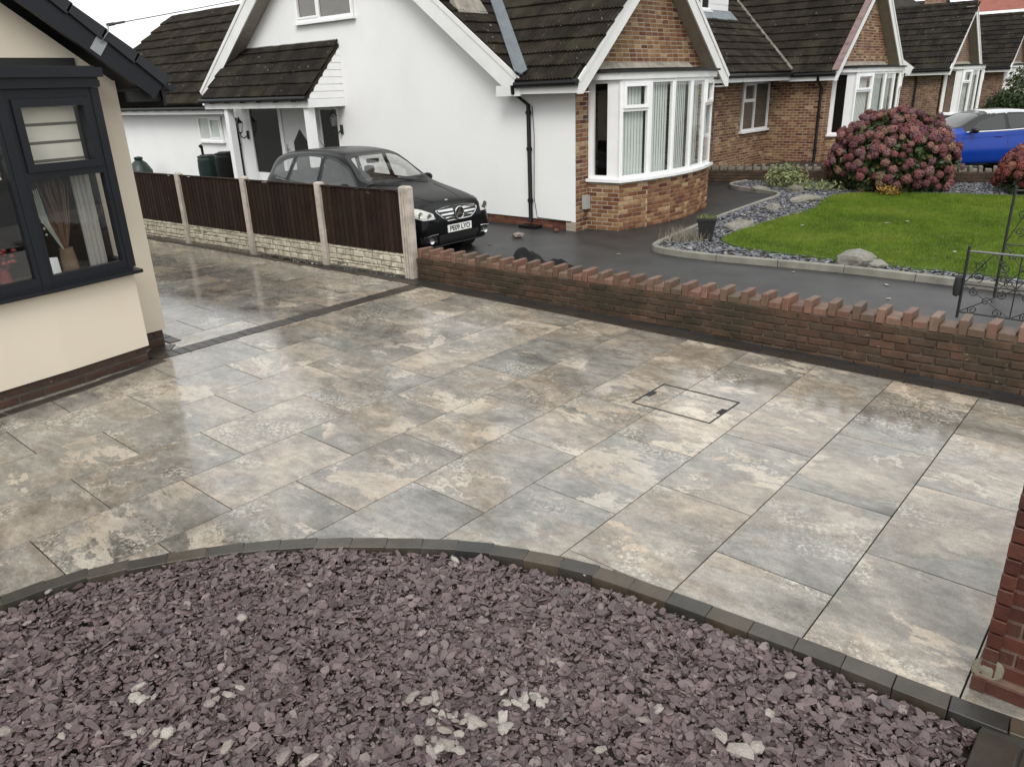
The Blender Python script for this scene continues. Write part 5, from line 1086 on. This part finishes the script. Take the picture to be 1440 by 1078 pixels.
mb = MB(); mb.lathe([(.34, 0), (.33, .3), (.2, .52), (.1, .6), (.12, .62), (.12, .68), (.03, .70)], (-23.55, 10.35, 0), 18); o = mb.build('compost_bin', 'butt_green', smooth=50); tag(o, 'dark cone shaped compost bin half hidden by the cream house', 'bin')
# wrought iron gates standing open
def scroll(mb, f, u, v, r, turns, a0, sg, w=.005):
    P = []
    for k in range(int(14*turns)+1):
        t = k/(14*turns); a = a0+sg*t*turns*2*math.pi; q = r*(1-.8*t); P.append(f[0]+f[1]*(u+q*math.cos(a))+f[2]*(v+q*math.sin(a)))
    mb.tube(P, w, 4)
def gate(lab, f, w, h, pale=False):
    t = thing('iron_gate', lab, 'gate', f[0])
    def bar(a, b, r): mb.tube([f[0]+f[1]*a[0]+f[2]*a[1], f[0]+f[1]*b[0]+f[2]*b[1]], r, 6)
    mb = MB(); bar((0, 0), (0, h+.03), .014); bar((w, 0), (w, h+.03), .014); mb.build('stile', 'iron', t)
    mb = MB(); bar((0, h-.02), (w, h-.02), .011); mb.build('rail', 'iron_pale' if pale else 'iron', t); mb = MB(); bar((0, .06), (w, .06), .009); bar((0, h*.5), (w, h*.5), .007); mb.build('rail', 'iron', t)
    mb = MB(); n = max(2, int(w/.33))
    for k in range(n):
        a, b = w*k/n, w*(k+1)/n; c = (a+b)/2; bar((a, .06), (b, h*.5), .005); bar((b, .06), (a, h*.5), .005); bar((a, h*.5), (c, h-.02), .005); bar((b, h*.5), (c, h-.02), .005)
        if k: bar((a, .06), (a, h-.02), .006)
        scroll(mb, f, c, h*.28, .05, 1, 0, 1)
        for s in (-1, 1):
            scroll(mb, f, c+s*.1, h*.78, .055, 1.6, 1.57, s); scroll(mb, f, c+s*.1, h*.14, .045, 1.6, -1.57, s); scroll(mb, f, c+s*.1, h*.62, .05, 1.5, -1.57, -s); scroll(mb, f, c+s*.11, h*.4, .045, 1.5, 1.57, -s)
    mb.build('scrollwork', 'iron', t); return t
gt = gate('low wrought iron gate with a pale top rail standing open on the drive', frame((-1.46, 8.2, .02), (1, .0, 0), (0, -1, 0)), 1.3, .67, True)
mb = MB(); mb.lathe([(.005, -.1), (.03, -.085), (.036, 0), (.03, .085), (.005, .1)], (-1.50, 8.18, .33), 10); mb.build('latch_cover', 'black_matt', gt, smooth=True)
gate('taller wrought iron gate standing behind the low one at the lawn kerb', frame((-1.33, 9.2, .02), (1, .05, 0), (0, -1, 0)), 1.25, 1.12)
# ---------------------------------------------------------------- vehicles
def catmull(P, n):
    P = np.array(P, float); out = []
    for i in range(len(P)-1):
        p0, p1, p2, p3 = P[max(i-1, 0)], P[i], P[i+1], P[min(i+2, len(P)-1)]
        for j in range(n):
            t = j/n; out.append(.5*((2*p1)+(-p0+p2)*t+(2*p0-5*p1+4*p2-p3)*t*t+(-p0+3*p1-3*p2+p3)*t**3))
    return np.array(out+[P[-1]])
def inside2(P, x, y): return inpoly(x, y, P)
def shrink(P, k):
    c = (sum(p[0] for p in P)/len(P), sum(p[1] for p in P)/len(P)); out = []
    n = len(P); area = sum(P[i][0]*P[(i+1) % n][1]-P[(i+1) % n][0]*P[i][1] for i in range(n)); sg = 1 if area > 0 else -1
    for i in range(n):
        a, b, d = Vector(P[i-1]), Vector(P[i]), Vector(P[(i+1) % n]); e1 = (b-a).normalized(); e2 = (d-b).normalized()
        n1 = Vector((-e1.y, e1.x))*sg; n2 = Vector((-e2.y, e2.x))*sg; m = (n1+n2); m = m/max(.5, m.length_squared/2)
        q = b+m*k/1.0*(1 if True else 0); out.append((q.x, q.y))
    return out
def roundpoly(P, n=4, q=.28):
    out = []
    for i in range(len(P)):
        a, b, c = Vector(P[i-1]), Vector(P[i]), Vector(P[(i+1) % len(P)]); s, e = b+(a-b)*min(q, .06/max((a-b).length, 1e-6)), b+(c-b)*min(q, .06/max((c-b).length, 1e-6))
        for k in range(n+1): t = k/n; out.append(tuple(s*(1-t)**2+b*2*t*(1-t)+e*t*t))
    return out
def car(root, stations, paint, glassmat, wins, wscreen, rscreen, wheels, wr, rooft=None):
    """stations: x, zbot, wsill, zmax, wmax, zbelt, wbelt, ztop, wtop ; local x forward, y left, metres"""
    S = catmull(stations, 10); rings = []
    for x, zb, ws, zm, wm, zt, wt, zp, wp in S:
        half = [(0, zb), (ws*.75, zb), (ws, zb+.04), (ws+(wm-ws)*.75, zb+(zm-zb)*.55), (wm, zm), (wt+(wm-wt)*.35, zm+(zt-zm)*.7), (wt, zt), (wt+(wp-wt)*.33, zt+(zp-zt)*.33), (wt+(wp-wt)*.70, zt+(zp-zt)*.68), (wp, zp-(zp-zt)*.10-.012), (wp*.82, zp-.012*(1+(zp-zt))), (wp*.45, zp-.002), (0, zp)]
        rings.append(catmull(half, 4))
    m = len(rings[0]); V = []; idx = {}
    for i, r_ in enumerate(rings):
        for sd_ in (1, -1):
            for j, (y, z) in enumerate(r_):
                if sd_ < 0 and (j == 0 or j == m-1): idx[i, sd_, j] = idx[i, 1, j]; continue
                idx[i, sd_, j] = len(V); V.append(Vector((S[i][0], sd_*max(y, 0), z)))
    F = []
    for i in range(len(rings)-1):
        for sd_ in (1, -1):
            for j in range(m-1): F.append([idx[i, sd_, j], idx[i+1, sd_, j], idx[i+1, sd_, j+1], idx[i, sd_, j+1]])
    F.append([idx[0, 1, j] for j in range(m)]+[idx[0, -1, j] for j in range(m-2, 0, -1)]); F.append([idx[len(rings)-1, 1, j] for j in range(m)]+[idx[len(rings)-1, -1, j] for j in range(m-2, 0, -1)])
    bvh = BVHTree.FromPolygons(V, F)
    def ray(o, d):
        h = bvh.ray_cast(Vector(o), Vector(d)); return (h[0], h[1] if h[1].dot(Vector(d)) < 0 else -h[1]) if h[0] else (None, None)
    def cutset(c):
        for P in wins:
            if abs(c.y) > .3 and inside2(P, c.x, c.z): return True
        if c.z > min(p[1] for p in wscreen)-.02 and c.x > -.5 and inside2(wscreen, c.y, c.z): return True
        if rscreen and c.x < -1.2 and inside2(rscreen, c.y, c.z): return True
        for (wx, wz) in wheels:
            if abs(c.y) > .45 and (c.x-wx)**2+(c.z-wz)**2 < (wr+.045)**2: return True
        return False
    keep = [f for f in F if not cutset(sum((V[k] for k in f), Vector())/len(f))]
    mb = MB(); roofF = []
    if rooft:
        r2 = [f for f in keep if min(V[k].z for k in f) > rooft]; keep = [f for f in keep if min(V[k].z for k in f) <= rooft]
        cz = lambda f: sum(V[k].z for k in f)/len(f); cx = lambda f: sum(V[k].x for k in f)/len(f)
        pil = [f for f in keep if cz(f) > .97+.05*(-cx(f) > 0) and -1.15 < cx(f) < .74]; keep = [f for f in keep if f not in pil] if len(pil) < 4000 else keep
        mb.cur = 1; mb.add(V, r2); mb.cur = 2; mb.add(V, pil); mb.cur = 0; mb.add(V, keep)
        body = mb.build('body', [paint, 'roof_sky_sheen', 'trim_black'], None, smooth=45)
    else: mb.add(V, keep); body = mb.build('body', paint, None, smooth=45)
    body.parent = root
    def patch(P, axis, sd_, off, mat, name, parent=None, rings_=4, hole=None, thick=.0, edge=0.0):
        P = [tuple(p) for p in P]; n = len(P); mbp = MB(); Vs = []; ok = True
        c = (sum(p[0] for p in P)/n, sum(p[1] for p in P)/n)
        lv = [1-(k/rings_) for k in range(rings_)] if hole is None else None
        layers = [[(c[0]+(p[0]-c[0])*l, c[1]+(p[1]-c[1])*l) for p in P] for l in lv] if hole is None else [P, hole]
        last = None
        for L_ in layers:
            for a, b in L_:
                o, d = ((a, 3*sd_, b), (0, -sd_, 0)) if axis == 'y' else ((3*sd_, a, b), (-sd_, 0, 0)) if axis == 'x' else ((a, b, 3), (0, 0, -1))
                h, nn = ray(o, d); 
                if h is None: h, nn = (last or (Vector(o)+Vector(d)*2.2, -Vector(d)))
                last = (h, nn); Vs.append(h+nn*off)
        Fs = [(l*n+i, l*n+(i+1) % n, (l+1)*n+(i+1) % n, (l+1)*n+i) for l in range(len(layers)-1) for i in range(n)]
        if hole is None:
            o, d = ((c[0], 3*sd_, c[1]), (0, -sd_, 0)) if axis == 'y' else ((3*sd_, c[0], c[1]), (-sd_, 0, 0)) if axis == 'x' else ((c[0], c[1], 3), (0, 0, -1))
            h, nn = ray(o, d); Vs.append((h+nn*off) if h else Vs[0]); b = (len(layers)-1)*n; Fs += [(b+i, b+(i+1) % n, len(Vs)-1) for i in range(n)]
        if edge:
            b = len(Vs)
            for i in range(n): Vs.append(Vs[i]-(Vector((0, sd_, 0)) if axis == 'y' else Vector((sd_, 0, 0)) if axis == 'x' else Vector((0, 0, 1)))*edge)
            Fs += [(i, (i+1) % n, b+(i+1) % n, b+i) for i in range(n)]
        mbp.add(Vs, Fs); o = mbp.build(name, mat, None, smooth=50); o.parent = parent or root; return o
    def line(pts, axis, sd_, r_, mat, name, parent=None, off=.001):
        Q = []
        for k in range(len(pts)-1):
            for t in range(6):
                a = pts[k][0]+(pts[k+1][0]-pts[k][0])*t/6; b = pts[k][1]+(pts[k+1][1]-pts[k][1])*t/6
                o, d = ((a, 3*sd_, b), (0, -sd_, 0)) if axis == 'y' else ((3*sd_, a, b), (-sd_, 0, 0)) if axis == 'x' else ((a, b, 3), (0, 0, -1))
                h, nn = ray(o, d)
                if h: Q.append(h+nn*off)
        if len(Q) < 2: return None
        mbl = MB(); mbl.tube(Q, r_, 5); o = mbl.build(name, mat, None); o.parent = parent or root; return o
    def dense(P, n=5):
        out = []
        for i in range(len(P)):
            a, b = P[i], P[(i+1) % len(P)]
            for k in range(n): out.append((a[0]+(b[0]-a[0])*k/n, a[1]+(b[1]-a[1])*k/n))
        return out
    for sd_ in (1, -1):
        for P in wins:
            Q = dense(roundpoly(P, 3, .2), 2); patch(shrink(Q, -.02), 'y', sd_, .004, 'trim_black', 'window_seal', hole=shrink(Q, .012)); patch(Q, 'y', sd_, .002, glassmat, 'side_window')
    Q = dense(roundpoly(wscreen, 3, .2), 3); patch(shrink(Q, -.03), 'x', 1, .004, 'trim_black', 'window_seal', hole=shrink(Q, .02)); patch(Q, 'x', 1, .002, glassmat, 'windscreen')
    if rscreen: Q = dense(roundpoly(rscreen, 3, .2), 3); patch(shrink(Q, -.03), 'x', -1, .004, 'trim_black', 'window_seal', hole=shrink(Q, .02)); patch(Q, 'x', -1, .002, glassmat, 'rear_window')
    W_ = max(s[4] for s in stations)
    for (wx, wz) in wheels:
        for sd_ in (1, -1):
            y0 = sd_*(W_-.03); mbt = MB(); w = .2
            mbt.lathe([(wr*.6, -w*.5), (wr*.93, -w*.5), (wr, -w*.38), (wr, w*.38), (wr*.93, w*.5), (wr*.6, w*.5)], (wx, y0-sd_*.1, wz), 28, axis='y'); o = mbt.build('wheel', 'rubber', None, smooth=40); o.parent = root
            mbr = MB(); mbr.lathe([(wr*.62, -.06), (wr*.64, .06), (wr*.58, .07), (wr*.56, .03), (.02, .02)], (wx, y0-sd_*.06, wz), 24, axis='y')
            for k in range(7):
                a = k*2*math.pi/7; mbr.tube([(wx+.03*math.cos(a), y0+sd_*.01, wz+.03*math.sin(a)), (wx+wr*.6*math.cos(a), y0-sd_*.0, wz+wr*.6*math.sin(a))], [.03, .022], 6)
            r2 = mbr.build('rim', 'alloy', None, smooth=40); r2.parent = o
            mba = MB(); mba.lathe([(wr+.05, 0), (wr+.05, .3)], (wx, (y0-sd_*.02 if sd_ < 0 else y0-.30), wz), 24, axis='y'); o = mba.build('arch_liner', 'black_matt', None); o.parent = root
    # cabin: floor, seats, steering wheel, dash
    x0 = max(p[0] for p in wins[0]); mbc = MB(); mbc.box(-1.6, 1.0, -.62, .62, .3, .42); mbc.box(x0-.12, x0+.35, -.64, .64, .80, .96); o = mbc.build('dashboard', 'trim_black', None); o.parent = root
    for sx in (x0-.95, x0-1.75):
        for y in (.36, -.36):
            mbs = MB(); mbs.hexa([(sx+.1, y-.24, .5), (sx+.1, y+.24, .5), (sx+.55, y-.24, .5), (sx+.55, y+.24, .5), (sx, y-.24, .68), (sx, y+.24, .68), (sx+.58, y-.24, .66), (sx+.58, y+.24, .66)])
            mbs.hexa([(sx, y-.24, .6), (sx+.14, y-.24, .6), (sx, y+.24, .6), (sx+.14, y+.24, .6), (sx-.14, y-.18, 1.06), (sx-.05, y-.18, 1.06), (sx-.14, y+.18, 1.06), (sx-.05, y+.18, 1.06)])
            mbs.lathe([(.03, -.08), (.08, -.065), (.095, 0), (.085, .06), (.03, .075)], (sx-.13, y, 1.21), 12); o = mbs.build('seat', 'seat_cloth', None, smooth=30); o.parent = root
    mbw = MB(); c = Vector((x0-.22, -.36, .98)); mbw.tube([c+Vector((.07*math.sin(a)*-1, .18*math.cos(a), .17*math.sin(a))) for a in [k*math.pi/10 for k in range(21)]], .014, 6); o = mbw.build('steering_wheel', 'trim_black', None, smooth=True); o.parent = root
    return dict(ray=ray, patch=patch, line=line, dense=dense, body=body)
def local(mb, name, mat, parent, smooth=False): o = mb.build(name, mat, None, smooth=smooth); o.parent = parent; return o
def mirror_(root, x, y, z, sd_, shell, mat2='trim_black'):
    mb = MB(); mb.tube([(x, y, z-.04), (x-.03, y+sd_*.1, z-.01)], .03, 6); mb2 = rock_mesh('door_mirror', shell, 2, .15, .24, .15, 2, .03); mb.add([Vector((x-.02, y+sd_*.15, z+.02))+v.co for v in mb2.vertices], [list(p.vertices) for p in mb2.polygons]); bpy.data.meshes.remove(mb2); return local(mb, 'door_mirror', shell, root, 40)
# black hatchback on the neighbour's drive
BC = thing('black_hatchback', 'black hatchback car with a chrome barred grille parked beside the white wall', 'car', (-9.67, 7.72, 0)); BC.scale = (.9, .9, .9); CARK = .9
st_b = [(2.13, .40, .40, .50, .50, .60, .48, .66, .30), (2.10, .28, .60, .50, .68, .68, .62, .74, .42), (2.02, .20, .70, .50, .77, .72, .72, .80, .50), (1.85, .19, .76, .52, .84, .78, .78, .875, .55), (1.55, .19, .79, .55, .875, .86, .81, .95, .60), (1.2, .19, .80, .56, .885, .925, .82, 1.02, .62), (.95, .19, .80, .57, .885, .96, .83, 1.085, .62), (.78, .19, .80, .58, .885, .985, .83, 1.16, .60), (.45, .19, .80, .58, .885, 1.01, .83, 1.37, .59), (.10, .19, .80, .58, .885, 1.025, .83, 1.535, .60), (-.25, .19, .80, .58, .885, 1.035, .83, 1.595, .60), (-.7, .19, .80, .58, .885, 1.05, .83, 1.61, .60), (-1.2, .19, .80, .6, .885, 1.07, .825, 1.595, .595), (-1.6, .2, .79, .62, .88, 1.10, .81, 1.555, .58), (-1.84, .22, .78, .64, .86, 1.11, .79, 1.49, .56), (-1.97, .25, .75, .66, .83, 1.07, .76, 1.36, .54), (-2.08, .3, .7, .68, .79, .98, .70, 1.10, .48), (-2.13, .4, .6, .66, .66, .84, .56, .9, .38)]
bw = [[(.66, 1.045), (.30, 1.345), (.0, 1.465), (-.30, 1.505), (-.30, 1.06)], [(-.39, 1.062), (-.39, 1.51), (-.75, 1.52), (-1.10, 1.50), (-1.20, 1.10)], [(-1.29, 1.12), (-1.20, 1.485), (-1.45, 1.44), (-1.72, 1.31), (-1.76, 1.19)]]
ws = [(-.66, 1.14), (.66, 1.14), (.52, 1.50), (.3, 1.53), (-.3, 1.53), (-.52, 1.50)]
rs_ = [(-.6, 1.16), (.6, 1.16), (.5, 1.44), (-.5, 1.44)]
K = car(BC, st_b, 'car_black', 'car_glass', bw, ws, rs_, [(1.36, .31), (-1.42, .31)], .31)
gp = [(-.44, .735), (-.42, .765), (-.2, .79), (.2, .79), (.42, .765), (.44, .735), (.36, .66), (.26, .60), (-.26, .60), (-.36, .66)]
gr = K['patch'](K['dense'](gp, 4), 'x', 1, .004, 'trim_black', 'grille')
for z, w in ((.745, .40), (.695, .37), (.642, .30)):
    for s in (-1, 1):
        P = [(s*.10, z-.013), (s*w, z-.008), (s*w, z+.012), (s*.10, z+.016)]; K['patch'](K['dense'](P, 3), 'x', 1, .016, 'chrome', 'grille_bar', gr, rings_=2, edge=.012)
K['line']([(-.44, .735), (-.36, .66), (-.26, .60), (.26, .60), (.36, .66), (.44, .735), (.42, .765), (.2, .79), (-.2, .79), (-.42, .765), (-.44, .735)], 'x', 1, .008, 'chrome', 'grille_surround', gr, .006)
h, n_ = K['ray']((3, 0, .695), (-1, 0, 0)); sx = h.x+.03
mb = MB(); mb.lathe([(.02, 0), (.098, 0), (.098, .012), (.02, .012)], (sx-.014, 0, .695), 28, axis='x'); emb = local(mb, 'emblem_disc', 'trim_black', gr)
mb = MB(); mb.tube([(sx, .093*math.cos(a), .695+.093*math.sin(a)) for a in [k*math.pi/16 for k in range(33)]], .010, 6)
for k in range(3):
    a = math.pi/2+k*2*math.pi/3; d = Vector((0, math.cos(a), math.sin(a))); q = Vector((0, -d.z, d.y)); c = Vector((sx, 0, .695)); mb.hexa([c+q*.022+Vector((-.004, 0, 0)), c-q*.022+Vector((-.004, 0, 0)), c+q*.018+Vector((.010, 0, 0)), c-q*.018+Vector((.010, 0, 0)), c+d*.092+q*.004, c+d*.092-q*.004, c+d*.092+q*.003+Vector((.008, 0, 0)), c+d*.092-q*.003+Vector((.008, 0, 0))])
local(mb, 'three_point_star', 'chrome', gr, 40)
for s in (1, -1):
    hp = [(s*.50, .655), (s*.70, .65), (s*.79, .70), (s*.80, .79), (s*.74, .845), (s*.62, .80), (s*.51, .735)]
    hl = K['patch'](K['dense'](hp, 4), 'x', 1, .004, 'lamp_lens', 'headlight')
    K['line'](hp+[hp[0]], 'x', 1, .005, 'trim_black', 'headlight_seal', hl)
    for y, z, r_ in ((.60, .705, .045), (.71, .73, .05)):
        h, nn = K['ray']((3, s*y, z), (-1, 0, 0))
        if h: mb = MB(); mb.lathe([(.005, -.0), (r_*.7, .004), (r_, .008), (r_, .014), (r_*.8, .014)], (h.x+.0, s*y, z), 16, axis='x'); local(mb, 'reflector', 'chrome', hl, 40)
    ip = [(s*.46, .27), (s*.74, .30), (s*.76, .41), (s*.50, .42)]; it = K['patch'](K['dense'](ip, 4), 'x', 1, .003, 'trim_black', 'side_intake')
    K['line']([(s*.47, .43), (s*.60, .425), (s*.74, .395)], 'x', 1, .009, 'chrome', 'chrome_strip', it, .012); K['line']([(s*.50, .325), (s*.72, .335)], 'x', 1, .005, 'chrome', 'chrome_strip', it, .012)
    h, nn = K['ray']((3, s*.60, .335), (-1, 0, 0)); mb = MB(); mb.lathe([(.05, 0), (.045, .02), (.035, .012), (.005, .006)], (h.x+.004, s*.6, .335), 16, axis='x'); local(mb, 'fog_lamp', 'chrome', it, 40)
K['patch'](K['dense']([(-.42, .255), (.42, .255), (.44, .40), (-.44, .40)], 5), 'x', 1, .003, 'trim_black', 'lower_intake')
K['line']([(-.76, .235), (-.4, .225), (.4, .225), (.76, .235)], 'x', 1, .012, 'trim_black', 'front_lip', None, .004)
K['line']([(-.80, .80), (-.5, .83), (0, .845), (.5, .83), (.80, .80)], 'x', 1, .004, 'trim_black', 'bonnet_gap')
for s in (1, -1):
    for a in ([(.78, 1.02), (.80, .4)], [(-.34, 1.46), (-.34, .35)], [(-1.2, 1.1), (-1.3, .75)]): K['line'](a, 'y', s, .004, 'trim_black', 'door_gap')
    K['line']([(.74, 1.028), (.2, 1.034), (-.4, 1.05), (-1.1, 1.085), (-1.72, 1.145)], 'y', s, .006, 'chrome', 'belt_strip', None, .006)
    mirror_(BC, .5, s*.76, 1.05, s, 'car_black')
    for x in (-.12, -1.0):
        h, nn = K['ray']((x, 3*s, .93), (0, -s, 0)); mb = MB(); mb.tube([(x-.09, h.y+s*.012, .925), (x, h.y+s*.03, .93), (x+.09, h.y+s*.012, .925)], .014, 6); local(mb, 'door_handle', 'car_black', BC, True)
def plate(root, K, txt, zc, w, h, y=0):
    hp, nn = K['ray']((3, y, zc), (-1, 0, 0)); mb = MB(); x = hp.x+.012; mb.box(x-.01, x+.004, y-w/2, y+w/2, zc-h/2, zc+h/2); pl = local(mb, 'number_plate', 'plate_white', root)
    cu = bpy.data.curves.new('plate_text', 'FONT'); cu.body = txt; cu.align_x = 'CENTER'; cu.align_y = 'CENTER'; cu.size = h*.98; cu.extrude = .0015; cu.offset = .0018; cu.space_character = .98
    tmp = bpy.data.objects.new('plate_text', cu); COL.objects.link(tmp); dg = bpy.context.evaluated_depsgraph_get(); me = bpy.data.meshes.new_from_object(tmp.evaluated_get(dg)); bpy.data.objects.remove(tmp)
    o = bpy.data.objects.new('plate_lettering', me); me.materials.clear(); me.materials.append(MT['plate_text']); COL.objects.link(o); o.parent = pl
    bw_ = max(v.co.x for v in me.vertices)-min(v.co.x for v in me.vertices); k = min(1, w*.93/bw_)
    o.matrix_local = Matrix.Translation((x+.006, y, zc)) @ Matrix(((0, 0, 1, 0), (k, 0, 0, 0), (0, 1.0, 0, 0), (0, 0, 0, 1)))
plate(BC, K, 'PE09 LYO', .475, .52, .112)
h, nn = K['ray']((1.86, 0, 3), (0, 0, -1)); mb = MB(); mb.lathe([(.028, 0), (.026, .008), (.004, .010)], (1.86, 0, h.z), 12); local(mb, 'bonnet_badge', 'chrome', BC, True)
mb = MB(); 
for y, e in ((.45, -.35), (-.15, -.75)):
    P = []
    for t in range(7): h, nn = K['ray']((.98-.22*t/6, y+(e-y+.0)*t/6 if False else y-.6*t/6, 3), (0, 0, -1)); P.append(h+nn*.015)
    mb.tube(P, .008, 5)
local(mb, 'wiper', 'trim_black', BC)
K['line']([(1.9, .30), (1.5, .42), (1.0, .5)], 'z', 1, .003, 'car_black', 'bonnet_crease'); K['line']([(1.9, -.30), (1.5, -.42), (1.0, -.5)], 'z', 1, .003, 'car_black', 'bonnet_crease')
mb = MB(); mb.tube([(-1.15, 0, 1.575), (-1.3, 0, 1.72)], [.012, .004], 6); local(mb, 'aerial', 'trim_black', BC); mb = MB(); mb.box(.12, .16, -.12, .12, 1.38, 1.45); local(mb, 'rear_view_mirror', 'trim_black', BC)
# blue hatchback on the raised drive
UC = thing('blue_hatchback', 'bright blue hatchback car with a bright window strip parked behind the hydrangea', 'car', (-4.0, 20.5, .15)); UC.scale = (-.9, -.9, .9)
UC.scale = (.9, .9, .9); UC.rotation_euler = (0, 0, math.pi+.79)
st_u = [(2.02, .4, .4, .5, .5, .6, .48, .66, .3), (1.98, .28, .6, .5, .66, .67, .6, .72, .42), (1.88, .2, .7, .5, .76, .72, .70, .79, .5), (1.6, .18, .76, .52, .83, .80, .76, .87, .56), (1.25, .18, .78, .54, .865, .86, .79, .94, .6), (1.0, .18, .79, .55, .87, .90, .80, 1.0, .6), (.8, .18, .79, .56, .87, .925, .80, 1.09, .58), (.45, .18, .79, .56, .87, .94, .80, 1.26, .55), (.1, .18, .79, .56, .87, .955, .80, 1.38, .54), (-.3, .18, .79, .56, .87, .97, .80, 1.43, .54), (-.8, .18, .79, .57, .87, .99, .80, 1.425, .53), (-1.3, .19, .78, .6, .865, 1.02, .79, 1.36, .51), (-1.65, .21, .77, .62, .85, 1.04, .77, 1.26, .49), (-1.85, .24, .74, .64, .82, 1.0, .74, 1.12, .47), (-1.97, .3, .7, .66, .78, .92, .68, 1.0, .44), (-2.03, .4, .6, .66, .66, .84, .56, .9, .38)]
uw = [[(.66, .965), (.30, 1.20), (.0, 1.295), (-.30, 1.335), (-.30, .98)], [(-.37, .985), (-.37, 1.34), (-.75, 1.335), (-1.05, 1.295), (-1.32, 1.15), (-1.26, 1.03)]]
us_ = [(-.63, 1.05), (.63, 1.05), (.5, 1.33), (.3, 1.365), (-.3, 1.365), (-.5, 1.33)]
KU = car(UC, st_u, 'car_blue', 'car_glass_dark', uw, us_, None, [(1.28, .31), (-1.27, .31)], .31, rooft=1.335)
for s in (1, -1):
    KU['line']([(.70, .945), (.2, .952), (-.4, .965), (-1.1, 1.0), (-1.30, 1.02), (-1.40, 1.10), (-1.36, 1.17), (-1.1, 1.30)], 'y', s, .013, 'upvc', 'window_strip', None, .008)
    mirror_(UC, .62, s*.80, .98, s, 'trim_black')
    for a in ([(.78, .95), (.8, .4)], [(-.335, 1.32), (-.335, .3)], [(-1.2, 1.02), (-1.1, .6)]): KU['line'](a, 'y', s, .004, 'trim_black', 'door_gap')
    KU['line']([(1.1, .80), (.2, .83), (-.8, .87), (-1.7, .93)], 'y', s, .006, 'car_blue', 'shoulder_crease', None, .003)
    for x in (-.1, -.98): h, nn = KU['ray']((x, 3*s, .84), (0, -s, 0)); mb = MB(); mb.tube([(x-.09, h.y+s*.012, .835), (x, h.y+s*.03, .84), (x+.09, h.y+s*.012, .835)], .014, 6); local(mb, 'door_handle', 'car_blue', UC, True)
    hp = [(s*.42, .62), (s*.70, .63), (s*.74, .72), (s*.45, .70)]; KU['patch'](KU['dense'](hp, 4), 'x', 1, .004, 'lamp_lens', 'headlight')
KU['patch'](KU['dense']([(-.4, .5), (.4, .5), (.42, .68), (-.42, .68)], 4), 'x', 1, .004, 'trim_black', 'grille')
